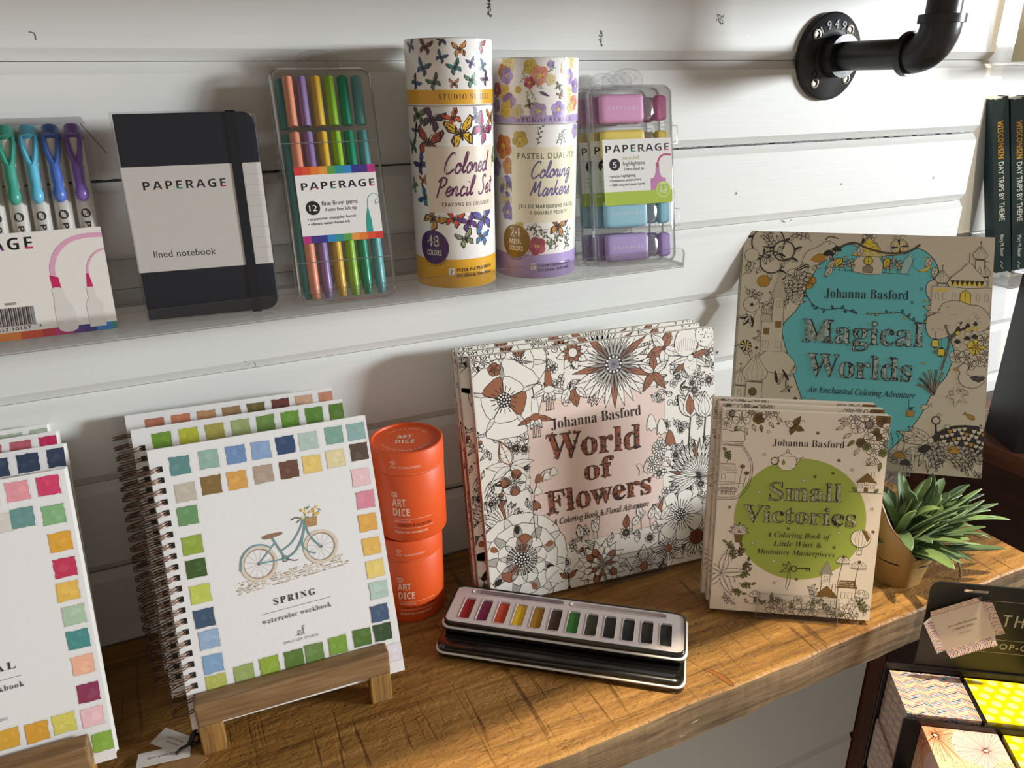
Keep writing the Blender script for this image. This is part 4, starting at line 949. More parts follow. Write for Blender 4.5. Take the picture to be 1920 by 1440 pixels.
# ---- wooden easels holding the workbooks
EWOOD = wood_mat('brown_easel_wood', '#5a432c', '#876947', '#a58966', (3, 24, 34), bump=.7, rough=.6)
EEND = wood_mat('easel_end_grain', '#5a3f24', '#94703f', '#b98a45', (70, 20, 4), bump=.4, rough=.65)
def easel(label, x):
    t = thing('wooden_easel', label, 'easel', zrot(x, -.1640, 0, -2.4))
    mb = MB(); mb.box((0, 0, .0272), (.1445, .0138, .0478)); mb.build('front_rail', EWOOD, t, bevel=.0016, seg=3)
    for a in (0, .1275):
        mb = MB(); mb.box((a, .0003, 0), (a+.0168, .0135, .0270)); mb.build('front_foot', EEND, t, bevel=.0009)
    mb = MB()
    for a in (.012, .1125): mb.box((a, .0137, .0135), (a+.018, .135, .0205))
    mb.build('base_runner', EWOOD, t, bevel=.001)
    mb = MB()
    for a in (.012, .1125): mb.box((a, .118, 0), (a+.018, .135, .0133))
    mb.build('rear_foot', EWOOD, t, bevel=.001)
    return t
easel('brown wooden easel with a low front rail holding the bicycle workbook', -.0350)
easel('brown wooden easel at the left edge holding the pink and teal square workbook', -.2480)

# ---- paper tags on the shelf by the easel
CARD = mat('white_tag_card', '#e4e0da', .7, noise=.04); KRAFT = mat('kraft_card', '#a07a4c', .75, noise=.1, nscale=80)
STR = mat('black_cord', '#0d0d0e', .6, bump=.3, bscale=900)
t = thing('swing_tag', 'little white hand wash tags on a black cord lying beside the easel foot', 'tag', zrot(-.0435, -.1545, 0, 0))
def tagcard(nm, ang, x, y, z, w, h, m, txt=()):
    mb = MB(); mb.box((-w, -h/2, z), (0, h/2, z+.0004)); A = Art(mb, lambda u, v, q: (u*.001, v*.001, z+.0004+q), mi=1)
    for s_, p, wd, c in txt:
        A.text(s_, p, (p[0]-wd, p[1]), c, 'sans', '#4a4a4c')
    mb.xform(Matrix.Translation((x, y, 0)) @ Matrix.Rotation(R(ang), 4, 'Z')); mb.build(nm, [m, PRINT], t)
tagcard('kraft_card', 35, .004, -.002, .0003, .040, .026, KRAFT)
tagcard('card', -46, -.004, .007, .0010, .026, .016, CARD, [('do not soak', (-3, 2.2), 15, 1.8), ('avoid sun', (-3, -1.5), 13, 1.8)])
tagcard('card', -8, 0, 0, .0018, .037, .0135, CARD, [('hand wash only', (-8, .8), 22, 2.0)])
mb = MB(); mb.tube(smooth_pts([(-.010, -.001, .0028), (-.006, .0012, .0045), (-.001, .001, .006), (.003, .0035, .009), (.006, .004, .016), (.0075, .006, .022)], 6), .0011, 8)
mb.tube(smooth_pts([(.000, .002, .0035), (.004, .0065, .008), (.0078, .006, .006), (.005, .002, .004), (.001, .004, .007), (.006, .008, .013)], 6), .0013, 8); mb.build('cord', STR, t, smooth=True)

# ---- two stacked orange tubes
ORA = print_mat('orange_matt_card', .45)
def dice_tube(label, x, y, z, rot):
    t = thing('dice_tube', label, 'tube', zrot(x, y, z, rot), 'orange dice tubes stacked in pairs'); r = .0318; H = .0880; o = lin('#e2571f')
    W1 = '#f2d8c4'
    mb = MB(); mb.lathe([(.0001, 0), (r-.0016, 0), (r-.0006, .0005), (r, .0016), (r, .0660), (r-.0003, .0664), (.0001, .0664)], 96, col=o)
    A = Art(mb, cyl_map(r, -113), (-50, 1, 50, 66), strip=2, base=9e-5)
    A.rect(-12.5, 45.6, -7.5, 50, W1); A.rect(-11.8, 46.2, -8.2, 49.2, '#e2571f'); A.disc(-10, 47.3, 1, W1, 8); A.up()
    A.text('ART', (-12.6, 36.5), (-.4, 36.5), 7.2, 'bold', W1); A.text('DICE', (-12.4, 27.0), (2.6, 27.0), 7.2, 'bold', W1)
    A.stroke([(-12.4+k, 23.6) for k in range(0, 36)], .3, lin(W1)); A.stroke([(-12.4+k, 14.6) for k in range(0, 37)], .3, lin(W1)); A.up()
    A.text('INSPIRATION FOR', (-12, 20.4), (3, 20.4), 1.6, 'sans', W1); A.text('DRAWING & PAINTING', (-9, 16.2), (22, 16.2), 2.4, 'mono', '#7a2410', off=.02)
    A.text('Expect the unexpected', (-12, 9.5), (18, 9.5), 2.4, 'bital', W1)
    mb.build('body', ORA, t, smooth=True)
    mb = MB(); L = r+.0003; mb.lathe([(.0001, .0668), (L-.0004, .0668), (L, .0672), (L, H-.0012), (L-.0006, H-.0003), (L-.0014, H), (L-.0024, H-.0004), (L-.0028, H-.0018), (.0001, H-.0018)], 96, col=o)
    A = Art(mb, cyl_map(L, -113), (-50, 67.3, 50, 86), strip=2, base=9e-5); A.stroke([(-50+k, 67.7) for k in range(0, 100)], .3, lin('#f0a070')); A.up()
    A.text('TWO TUMBLEWEEDS', (-12.6, 73.5), (14.5, 73.5), 1.9, 'sans', W1, 1.15)
    for p in (((-11, 76), (-7.5, 80)), ((-11, 80), (-7.5, 76)), ((-12.2, 78.2), (-9.4, 80.8)), ((-9.2, 80.8), (-6.4, 78.2))): A.stroke(list(p), .4, lin(W1))
    A.up()
    B = Art(mb, lambda u, v, z: (u*.001*cos(R(-22))-v*.001*sin(R(-22)), u*.001*sin(R(-22))+v*.001*cos(R(-22)), H-.0018+z), base=1e-4)
    B.text('ART', (-8.5, 1), (4.4, 1), 6.6, 'bold', W1); B.text('DICE', (-9.2, -8.2), (7.4, -8.2), 6.6, 'bold', W1)
    for s_, r_, a0, st, up_ in (('A set of 6 wooden dice', 19.5, 148, -5.3, 1), ('to inspire drawing & painting', 23.5, 206, 4.6, -1)):
        for k, ch in enumerate(s_):
            if ch == ' ': continue
            a = R(a0+st*k); tx, ty = (sin(a), -cos(a)) if up_ > 0 else (-sin(a), cos(a)); B.text(ch, (r_*cos(a), r_*sin(a)), (r_*cos(a)+1.25*tx, r_*sin(a)+1.25*ty), 2.2, 'bital', W1)
    mb.build('lid', ORA, t, smooth=True)
dice_tube('lower of two stacked orange cardboard dice tubes on the shelf', .1623, -.0572, 0, 8)
dice_tube('upper of two stacked orange cardboard dice tubes, its round lid showing', .1668, -.0597, .0882, 0)

# ---- watercolour tins
TIN = mat('black_enamel_tin', '#0a0a0b', .18, 0, coat=.6); RIMW = mat('white_rim', '#d8d6d2', .35); TRAY = mat('white_paint_tray', '#cfc8c6', .3, coat=.2)
def ringz(x0, y0, x1, y1, r, z): return [(x, y, z) for x, y in rrect(x0, y0, x1, y1, r, 6)]
TW, TD = .2125, .0545
def tin(label, M, open_):
    t = thing('paint_tin', label, 'paint tin', M)
    mb = MB(); mb.loft([ringz(.0015, .0015, TW-.0015, TD-.0015, .007, 0), ringz(0, 0, TW, TD, .0085, .0015), ringz(0, 0, TW, TD, .0085, .0050)]); mb.build('base', TIN, t, smooth=True)
    mb = MB(); e = .0011; mb.loft([ringz(-e*.4, -e*.4, TW+e*.4, TD+e*.4, .0088, .0050), ringz(-e, -e, TW+e, TD+e, .0095, .0055), ringz(-e, -e, TW+e, TD+e, .0095, .0063), ringz(-e*.4, -e*.4, TW+e*.4, TD+e*.4, .0088, .0068)]); mb.build('rim', RIMW, t, smooth=True)
    if not open_:
        mb = MB(); mb.loft([ringz(.0003, .0003, TW-.0003, TD-.0003, .0083, .0068), ringz(.0003, .0003, TW-.0003, TD-.0003, .0083, .0098), ringz(.0018, .0018, TW-.0018, TD-.0018, .0075, .0113), ringz(.006, .006, TW-.006, TD-.006, .006, .0116)]); mb.build('lid', TIN, t, smooth=True)
        return t
    mb = MB(); mb.loft([ringz(.0006, .0006, TW-.0006, TD-.0006, .008, .0066), ringz(.0006, .0006, TW-.0006, TD-.0006, .008, .0110), ringz(.0010, .0010, TW-.0010, TD-.0010, .0078, .0116), ringz(.0020, .0020, TW-.0020, TD-.0020, .0072, .0116), ringz(.0024, .0024, TW-.0024, TD-.0024, .007, .0106)], cap1=False); mb.build('wall', TIN, t, smooth=True)
    # white tray: a plate with twelve wells and a brush groove
    zt = .0109; xs = [18.2+16.07*k for k in range(12)]; w2, y0, y1 = 5.15, 8.2, 37.6
    X = [2.4]; 
    for x in xs: X += [x-w2, x+w2]
    X += [TW*1000-2.4]; Y = [2.4, y0, y1, 44.2, 50.2, TD*1000-2.4]
    mb = MB()
    for i in range(len(X)-1):
        for j in range(len(Y)-1):
            well = (j == 1 and i % 2 == 1); groove = (j == 3 and 0 < i < len(X)-2)
            if not well and not groove:
                mb.face([(X[i]*.001, Y[j]*.001, zt), (X[i+1]*.001, Y[j]*.001, zt), (X[i+1]*.001, Y[j+1]*.001, zt), (X[i]*.001, Y[j+1]*.001, zt)])
    def pit(a, b, c, d, dep, rr):
        o_ = [(a, c), (b, c), (b, d), (a, d)]; n = 24
        top = [(x*.001, y*.001) for x, y in rrect(a+.15, c+.15, b-.15, d-.15, rr, 5)]; bot = [(x*.001, y*.001) for x, y in rrect(a+.7, c+.7, b-.7, d-.7, rr*.8, 5)]
        mb.loft([[(x, y, zt+.0003) for x, y in [(p[0], p[1]) for p in [(q[0]*.001, q[1]*.001) for q in rrect(a-.55, c-.55, b+.55, d+.55, rr+.5, 5)]]], [(x, y, zt+.00035) for x, y in top], [(x, y, zt-dep*.25) for x, y in top], [(x, y, zt-dep) for x, y in bot]], cap0=False)
    for x in xs: pit(x-w2, x+w2, y0, y1, .0030, 1.7)
    pit(17, 103, 44.2, 50.2, .0026, 2.9); pit(109, TW*1000-17.5, 44.2, 50.2, .0026, 2.9)
    for (a, b) in ((X[1], 17), (103, 109), (TW*1000-17.5, X[-2])):
        mb.face([(a*.001, .0442, zt), (b*.001, .0442, zt), (b*.001, .0502, zt), (a*.001, .0502, zt)])
    # corner fillets round each well
    tray = mb.build('palette_tray', TRAY, t, smooth=True)
    mb = MB(); mb.tube([(.024, .0472, zt-.0002), (.062, .0472, zt), (.064, .0472, zt)], [.0013, .0017, .0017], 10); mb.tube([(.064, .0472, zt), (.070, .0472, zt)], .0019, 10); mb.tube([(.0702, .0472, zt), (.098, .0472, zt)], [.0018, .0009], 10); mb.build('brush', clear_mat('clear_brush', '#efe6ee', .8, .08, .12), tray, smooth=True)
    for (nm, c), x in zip((('crimson', '#9a1d22'), ('magenta', '#7a1747'), ('vermilion', '#c2401c'), ('yellow', '#e3bf12'), ('ochre', '#a87a16'), ('umber', '#3a2417'), ('green', '#2a7a2c'), ('olive', '#33361f'), ('indigo', '#14171b'), ('blue black', '#141a20'), ('sepia', '#1d1814'), ('black', '#121312')), xs):
        mb = MB(); o_ = rrect(x-w2+.55, y0+.6, x+w2-.55, y1-.6, 1.3, 5); rg = []
        for sc, z in ((1, zt-.0028), (1, zt-.0014), (.93, zt-.0009)): rg.append([(((px-x)*sc+x)*.001, ((py-(y0+y1)/2)*sc+(y0+y1)/2)*.001, z) for px, py in o_])
        mb.loft(rg); o = mb.build('paint_pan', mat('pan_'+nm.replace(' ', '_'), c, .45, bump=.15, bscale=600), tray, smooth=True); o['label'] = nm+' paint pan'
    return t
tin('closed glossy black paint tin with a white rim, lying under the open one', zrot(.1566, -.1385, 0, -37.6), False)
tin('open paint tin with twelve watercolour pans in a white tray, on the closed tin', zrot(.1683, -.1240, .0120, -37.4), True)

# ================================================================ COLOURING BOOKS
STAND = clear_mat('stand_acrylic', '#fafafa', .4, .03, .004)
def paperback(label, M, w, h, d, draw, group, paper, spine=None):
    t = thing('colouring_book', label, 'book', M, group); c = lin(paper)
    mb = MB(); mb.box((0, 0, 0), (w, .0005, h), 0, c); draw(Art(mb, flat_map, (0.15, 0.15, w*1000-.15, h*1000-.15), step=7e-7))
    mb.build('front_cover', PPAPER, t)
    mb = MB(); mb.box((-.0004, 0, 0), (.0001, d, h), 0, c)
    if spine: spine(Art(mb, lambda u, v, z: (-.0004-z, d-u*.001, v*.001), (0.1, .1, d*1000-.1, h*1000-.1)))
    mb.build('spine', PPAPER, t)
    mb = MB(); mb.box((.0006, .0006, .0003), (w-.0004, d-.0006, h-.0003)); mb.build('page_block', PAPERC, t)
    mb = MB(); mb.box((0, d-.0005, 0), (w, d, h), 0, c); mb.build('back_cover', PPAPER, t)
    return t
def ornate(A, txt, p0, p1, cap, fill, rnd, n=70, ink='#1d1512', dots=None):
    """floral display lettering: dark outlined letters grown over with buds and leaves"""
    v = (p0[1]+p1[1])/2
    A.text(txt, p0, p1, cap, 'serif', ink, 1.0, .006); A.text(txt, p0, p1, cap, 'serif', fill, 1.0, -.018)
    for i, (x, y) in enumerate(A.inside(txt, p0, p1, cap, 'serif', n, rnd)):
        r = rnd.uniform(.55, 1.25)*cap/21
        if i % 3 == 0: A.poly(A.petal(x, y, rnd.uniform(0, 6.3), -r, r*2.2, r*1.7, 'point', 5), ink); 
        else:
            A.disc(x, y, r*1.2, ink, 8); A.z += A.step*.5; A.disc(x, y, r*.72, dots or fill, 7)
            if r > .9*cap/21: A.z += A.step*.5; A.disc(x, y, r*.28, ink, 6)
        if i % 5 == 4: A.up()
    A.up()
    for i, (x, y) in enumerate(A.inside(txt, p0, p1, cap, 'serif', n//2, rnd)):
        a = rnd.uniform(0, 6.3); A.poly(A.petal(x, y, a, 0, cap*.14, cap*.06, 'point', 5), ink); A.z += A.step*.4; A.poly(A.petal(x+.3*cos(a), y+.3*sin(a), a, 0, cap*.1, cap*.035, 'point', 4), fill)
        if i % 5 == 4: A.up()
    A.up()
CW = '#efece3'; COP = '#9a6040'
def border_fill(A, w, h, box, seed, n, fills, acc, sc=1.0, lw=.36):
    r = random.Random(seed); A.lw = lw; x0, y0, x1, y1 = box; pts = []
    for _ in range(n*12):
        x, y = r.uniform(-2, w+2), r.uniform(-2, h+2)
        if x0 < x < x1 and y0 < y < y1: continue
        if all((x-a)**2+(y-b)**2 > (8.5*sc)**2 for a, b in pts): pts.append((x, y))
        if len(pts) >= n: break
    Z0 = A.z
    for i, (x, y) in enumerate(pts):
        A.z = Z0+(i % 7)*9*A.step; k = i % 6; a = r.uniform(0, 6.28); f = r.choice(fills)
        if k in (0, 3): 
            for j in range(3): A.leaf(x, y, a+j*1.0, r.uniform(9, 14)*sc, r.uniform(4, 6.5)*sc, f, 4, '#1d1a1a' if r.random() < .13 else None, lw)
        elif k == 1: A.flower(x, y, r.uniform(5, 8)*sc, r.choice((5, 6, 8)), None, a, f, acc, (0, 2) if r.random() < .22 else (), 'round', .25, 1, None, 0, lw)
        elif k == 2: A.sprig(x, y, a, 17*sc, 6, f, 4*sc, lw)
        elif k == 4: A.flower(x, y, r.uniform(5, 9)*sc, 9, None, a, f, acc, (), 'point', .25, 1, None, .6, lw)
        else: A.spiral(x, y, 5*sc, 1.5, a, 1, lw); A.leaf(x+3*sc, y, a, 9*sc, 4*sc, f, 2, None, lw)
    A.z = Z0+7*9*A.step
def wof(A):
    r = random.Random(21); A.lw = .60
    A.lw = .60; A.poly([(46, 46), (184, 46), (193, 188), (48, 191)], '#e9d3c8'); A.up(); A.stroke([(46, 46), (184, 46), (193, 188), (48, 191)], .4, None, True); A.up()
    border_fill(A, 248.5, 238.7, (50, 52, 182, 184), 4, 240, [CW], COP, .84, .6)
    F = A.flower; A.lw = .60
    F(139, 215, 43, 26, 8, .1, CW, COP, (2, 9, 13, 19, 24), 'point', .22, 1); A.disc(139, 215, 6, '#8a8a90', 12); A.up()
    for k in range(30): a = k*2.4; A.disc(139+.27*k**.85*.8*cos(a), 215+.27*k**.85*.8*sin(a), .45, '#1d1a1a', 5)
    A.up()
    F(44, 229, 27, 6, 27, .4, CW, None, (), 'wavy', .25, 0); F(44, 229, 15, 6, 14, .4, CW, COP, (1, 4), 'wavy', .36, 3)
    F(28, 196, 36, 5, 40, .95, CW, None, (), 'wavy', .22, 0); F(28, 196, 21, 5, 22, .95, CW, COP, (1, 4), 'wavy', .34, 3)
    for x, y, f in ((21, 225, COP), (12, 233, CW), (3, 235, CW), (14, 243, CW), (28, 240, CW)): F(x, y, 6.4, 5, 6, .3, f, None, (), 'round', .3, 1)
    F(98, 231, 17, 8, 9, .2, CW, None, (), 'point', .3, 1); F(98, 231, 10, 8, 7, .5, COP, None, (), 'point', .45, 0, '#e9e6dd')
    # fuchsias hanging into the panel
    for x, y, c1, c2 in ((72, 208, COP, CW), (57, 184, CW, COP)):
        A.stroke([(x-1, y+20), (x, y+8)], .9); A.shape([(x-2.4, y+9), (x+2.4, y+9), (x+3.2, y-7), (x-3.2, y-7)], c1, .4, 2)
        for s_ in (-1, 1): A.leaf(x, y-8, R(-90+s_*72), 19, 6, c2, 1); A.leaf(x, y-9, R(-90+s_*28), 12, 7, CW, 1)
        A.shape([(x-6, y-8), (x, y-4.5), (x+6, y-8), (x, y-12)], c2, .4, 2)
        for k in range(-2, 3): A.stroke([(x+k*1.5, y-14), (x+k*1.9, y-24-abs(k)), (x+k*1.9, y-27)], .45); A.disc(x+k*1.9, y-27.5, .7, '#1d1a1a', 6)
        A.up()
    A.leaf(96, 197, R(-80), 18, 12, COP, 2); A.leaf(92, 198, R(-120), 16, 9, CW, 2); A.leaf(99, 198, R(-48), 16, 8, CW, 2)
    # orchid at the left
    for a, l, w, f in ((108, 27, 15, CW), (175, 24, 10, CW), (5, 24, 9, CW), (215, 26, 11, CW), (322, 24, 10, CW)): A.leaf(29, 133, R(a), l, w, f, 0, None, .7 if a == 108 else .4)
    A.stroke(A.petal(29, 133, R(108), 1.5, 26, 12.5, 'point'), .9, lin(COP), True); A.up()
    for k in range(16): A.disc(24+r.uniform(-3.5, 5), 148+r.uniform(-7, 7), .5, '#1d1a1a', 5)
    A.up(); F(31, 117, 13, 7, 10, .3, CW, COP, (1, 3, 5), 'round', .3, 1)
    for k in range(3): A.curve([(29, 131), (20-k*3, 124-k*3), (8-k, 121-k*6), (2, 112-k*6)], .5)
    # protea
    for k in range(11): A.leaf(17, 74, R(35+11*k), 30-abs(k-5)*1.2, 8, COP if k == 5 else CW, 1)
    for k in range(7): A.leaf(17, 74, R(200+24*k), 17, 6, CW, 0)
    # big rosette at the bottom left
    for rr, n, w in ((46, 9, 34), (36, 9, 28)): F(33, 40, rr, n, w, .2+rr, CW, None, (), 'wavy', .25, 0)
    F(33, 40, 26, 10, 16, .1, CW, COP, (2, 6), 'round', .3, 3)
    for k in range(26): a = 2*pi*k/26; A.stroke([(33+8*cos(a), 40+8*sin(a)), (33+14.5*cos(a), 40+14.5*sin(a))], .4); A.disc(33+15*cos(a), 40+15*sin(a), .8, '#1d1a1a', 6)
    A.up()
    for k, a in enumerate((20, 95, 150, 215, 290, 335)): A.poly(A.petal(33, 40, R(a), 26, 35, 6, 'round', 6), COP if k % 2 == 0 else '#1d1a1a')
    A.up()
    # butterfly and flowers along the bottom
    for s_ in (-1, 1):
        A.shape([(79, 10), (79+s_*10, 25), (79+s_*21, 26), (79+s_*23, 14), (79+s_*9, 8)], CW, .45, 3); A.shape([(79, 8), (79+s_*14, 7), (79+s_*17, -4), (79+s_*6, -6)], CW, .45, 3); A.leaf(79, 11, R(90-s_*52), 12, 6, COP, 0)
        for k in range(5): A.ring(79+s_*(11+2.4*k), 21-1.6*k, 1, .3)
    A.stroke([(79, 16), (79, -4)], 1.5); A.up()
    F(115, 17, 27, 14, 11, 0, CW, None, (), 'point', .2, 1); F(115, 17, 20, 14, 8, .22, CW, COP, (1, 4, 5, 9, 12), 'round', .2, 0); F(115, 17, 12, 11, 6, .1, CW, COP, (0, 3, 6, 8), 'round', .3, 0)
    F(161, 6, 23, 6, 13, .5, CW, None, (), 'point', .22, 4, COP); F(189, 19, 22, 7, 13, .2, CW, None, (), 'point', .2, 4, COP); F(222, 25, 19, 22, 4.4, 0, CW, None, (), 'point', .42, 0, '#7a3a20')
    for k in range(14): a = 2*pi*k/14; A.stroke([(222, 25), (222+7.5*cos(a), 25+7.5*sin(a))], .35)
    A.up()
    F(204, 52, 27, 7, 17, .35, CW, None, (), 'wavy', .26, 3)
    for a, l, w in ((80, 24, 12), (115, 20, 9), (48, 20, 9)): A.leaf(182, 51, R(a), l, w, CW, 2, COP if a == 80 else None)
    # chrysanthemum at the right
    for k in range(26): A.leaf(226, 88, R(-28+9.4*k), 42-abs(k-11)*.8, 6.2, COP if k in (4, 13, 20) else CW, 0)
    for k in range(14): A.leaf(226, 90, R(22+11*k), 24, 5.2, CW, 0)
    # thistle balls, bells, tulips
    for x, y in ((184, 125), (175, 110)):
        A.stroke([(x, y), (x+20, y-6)], .5); A.up(); F(x, y, 8.5, 14, 3.4, 0, CW, None, (), 'round', .3, 0); F(x, y, 5.2, 9, 2.8, .2, CW, None, (), 'round', .3, 0)
    for x, y, f in ((196, 133, COP), (187, 146, CW), (176, 152, CW)): A.shape([(x-5, y-7), (x-4, y+3), (x, y+9), (x+4, y+3), (x+6, y-7), (x+3, y-5), (x, y-8), (x-3, y-5)], f, .45, 3)
    for x, y, f in ((220, 166, COP), (237, 163, CW)):
        A.leaf(x-1, y-14, R(118), 27, 12, CW, 0); A.leaf(x+1, y-14, R(62), 27, 12, CW, 0); A.leaf(x, y-15, R(90), 28, 18, CW, 0); A.leaf(x, y-12, R(92), 21, 11, f, 0); A.stroke([(x, y-15), (x-3, y-40)], 1.1); A.up()
    # orchids at the top right
    for k, (a, f) in enumerate(((65, COP), (130, CW), (200, COP), (270, CW), (335, CW))): A.leaf(193, 224, R(a), 20, 11, f, 1)
    A.disc(193, 224, 2.6, '#5f2b16', 10); A.up()
    for a, l, w, f in ((90, 20, 9, COP), (150, 19, 8, CW), (30, 19, 8, CW), (235, 22, 9, COP), (305, 22, 9, COP)): A.leaf(181, 202, R(a), l, w, f, 1)
    A.shape([(205, 222), (208, 236), (219, 243), (229, 236), (230, 223), (222, 214), (212, 214)], CW, .5, 3)
    for k in range(9): A.stroke([(207+2.6*k, 232-abs(k-4)), (209+2*k, 218)], .35)
    A.up()
    for a, f in ((15, COP), (215, COP), (330, CW), (190, CW)): A.leaf(222, 211, R(a), 24, 7, f, 0)
    A.shape([(216, 210), (215, 200), (221, 193), (228, 200), (228, 210)], CW, .5, 3)
    for k in range(12): A.disc(221+r.uniform(-5, 5), 202+r.uniform(-6, 6), .45, '#1d1a1a', 5)
    A.up(); A.disc(222, 211, 3.4, CW, 10); A.ring(222, 211, 3.4); A.up()
    A.shape([(228, 234), (234, 243), (246, 240), (249, 228), (240, 220), (231, 224)], CW, .5, 3)
    for k in range(18): A.disc(238+r.uniform(-7, 8), 231+r.uniform(-7, 7), .7, '#1d1a1a', 6)
    A.up()
    # lily of the valley running down inside the panel edge
    A.curve([(49, 56), (48, 84), (52, 108), (60, 122), (70, 124)], .55)
    for x, y, f in ((56, 116, COP), (64, 117, CW), (71, 120, CW), (54, 104, CW), (52, 90, COP)): A.shape([(x-4, y-3.5), (x-3, y+2), (x, y+5), (x+3, y+2), (x+4, y-3.5), (x+1.5, y-2), (x, y-4), (x-1.5, y-2)], f, .4, 2)
    for x, y, a in ((108, 56, 60), (112, 52, 110), (143, 50, 80), (150, 52, 40), (160, 58, 100), (170, 54, 70), (95, 50, 100)): A.stroke([(x, 44), (x, y)], .5); A.leaf(x, y, R(a), 14, 8, COP if x == 143 else CW, 2)
    A.flower(116, 183, 6, 6, 2.4, .2, '#e9d3c8', None, (), 'point', .12, 0); bf = A.shape
    for s_ in (-1, 1): bf([(165, 106), (165+s_*3, 113), (165+s_*7, 112), (165+s_*4, 106), (165+s_*5, 101)], '#e9d3c8', .35, 2)
    A.ring(160, 59, 3, .35); A.ring(163, 62, 2.4, .35); A.up()
    # lettering
    A.z += 6e-6
    A.text('Johanna Basford', (72, 161.6), (165.4, 161.8), 10.2, 'serif', '#241b1a', 1.02, -.010)
    ornate(A, 'World', (65, 133), (164, 129), 24, '#a45a3e', r, 90); ornate(A, 'of', (102, 106), (134, 106.5), 20, '#a45a3e', r, 34); ornate(A, 'Flowers', (61, 79.6), (173, 81), 22, '#a45a3e', r, 110)
    A.text('A Coloring Book & Floral Adventure', (66, 67.8), (169.4, 68.2), 5.9, 'ital', '#241b1a', 1.0, .010)
def wof_spine(A):
    r = random.Random(2); A.lw = .35
    A.rect(0, 0, 11, 165, '#b08a76')
    for k in range(30): A.leaf(r.uniform(0, 9), r.uniform(0, 236), r.uniform(0, 6.28), r.uniform(7, 14), 4, '#d8cfc2' if k % 2 else '#c49c86', 2)
    A.rect(1.6, 150, 6.8, 238, '#d6c9b8'); A.rect(1.6, 30, 6.8, 149, '#b37a62')
    A.text('Johanna Basford', (3.0, 232), (3.01, 170), 3.6, 'bital', '#2a1c18'); A.text('WORLD OF FLOWERS', (3.0, 146), (3.01, 60), 3.6, 'serif', '#2a1c18')
WG = 'copper flower colouring books in a stack'
wp = paperback('square white flower colouring book with copper accents and a pink panel, front of its stack', frame(.2263, -.1041, .0052, -5.79, 11.78), .2485, .2387, .0092, wof, WG, CW, wof_spine)
FM = frame(.2263, -.1041, .0052, -5.79, 11.78)
copy_tree(wp, FM @ Matrix.Translation((-.0085, .0100, .0038)), 'middle copper flower colouring book, set a little left behind the front copy')
copy_tree(wp, FM @ Matrix.Translation((-.0100, .0200, .0066)), 'rearmost copper flower colouring book of the stack by the wall')

# ---- little drawings used on the other two covers
INK = '#2b2417'
def house(A, x, y, s, wall, roof, n=2):
    A.shape([(x-s, y), (x+s, y), (x+s, y+1.3*s), (x-s, y+1.3*s)], wall); A.shape([(x-1.25*s, y+1.2*s), (x+1.25*s, y+1.2*s), (x, y+2.4*s)], roof); A.shape([(x+.5*s, y+1.9*s), (x+.8*s, y+1.7*s), (x+.8*s, y+2.6*s), (x+.5*s, y+2.6*s)], wall)
    A.shape([(x-.22*s, y), (x+.22*s, y), (x+.22*s, y+.6*s), (x-.22*s, y+.6*s)], '#7a5a22')
    for a in (-.65, .65): A.shape([(x+(a-.18)*s, y+.5*s), (x+(a+.18)*s, y+.5*s), (x+(a+.18)*s, y+.95*s), (x+(a-.18)*s, y+.95*s)], wall)
    A.shape([(x-.25*s, y+.85*s), (x+.25*s, y+.85*s), (x+.25*s, y+1.3*s), (x-.25*s, y+1.3*s)], wall); A.stroke([(x, y+.85*s), (x, y+1.3*s)], .3); A.up()
def mushroom(A, x, y, s, cap, stem, spots=True):
    A.shape([(x-.18*s, y), (x+.18*s, y), (x+.13*s, y+s), (x-.13*s, y+s)], stem); A.shape([(x-.75*s, y+.85*s), (x-.55*s, y+1.35*s), (x, y+1.65*s), (x+.55*s, y+1.35*s), (x+.75*s, y+.85*s), (x, y+.75*s)], cap, None, 3)
    if spots:
        for a, b in ((-.3, 1.2), (.15, 1.35), (.35, 1.05)): A.ring(x+a*s, y+b*s, .13*s)
        A.up()
def onion(A, x, y, s, f, wallf, hh=1.5):
    A.shape([(x-.6*s, y-hh*s), (x+.6*s, y-hh*s), (x+.6*s, y), (x-.6*s, y)], wallf); A.shape([(x-.55*s, y), (x-.95*s, y+.55*s), (x-.6*s, y+1.15*s), (x, y+1.9*s), (x+.6*s, y+1.15*s), (x+.95*s, y+.55*s), (x+.55*s, y)], f, None, 3)
    for k in (-.5, -.18, .18, .5): A.stroke([(x+k*.9*s, y), (x+k*1.25*s, y+.6*s), (x, y+1.8*s)], .28)
    A.stroke([(x, y+1.9*s), (x, y+2.5*s)], .4); A.up(); A.disc(x, y+2.5*s, .12*s, INK, 6); A.shape([(x-.2*s, y-hh*s), (x+.2*s, y-hh*s), (x+.2*s, y-.5*hh*s), (x, y-.35*hh*s), (x-.2*s, y-.5*hh*s)], wallf)
    A.stroke([(x-.6*s, y-.15*s), (x+.6*s, y-.15*s)], 1.0); A.up()
def fish(A, x, y, s, a, f):
    ca, sa = cos(R(a)), sin(R(a)); T = lambda P: [(x+(p*ca-q*sa)*s, y+(p*sa+q*ca)*s) for p, q in P]
    A.shape(T([(-1, 0), (-.4, .45), (.4, .3), (.8, 0), (.4, -.3), (-.4, -.45)]), f, None, 2); A.shape(T([(.75, 0), (1.35, .4), (1.2, 0), (1.35, -.4)]), f); A.disc(*T([(-.6, .1)])[0], .1*s, INK, 6); A.up()
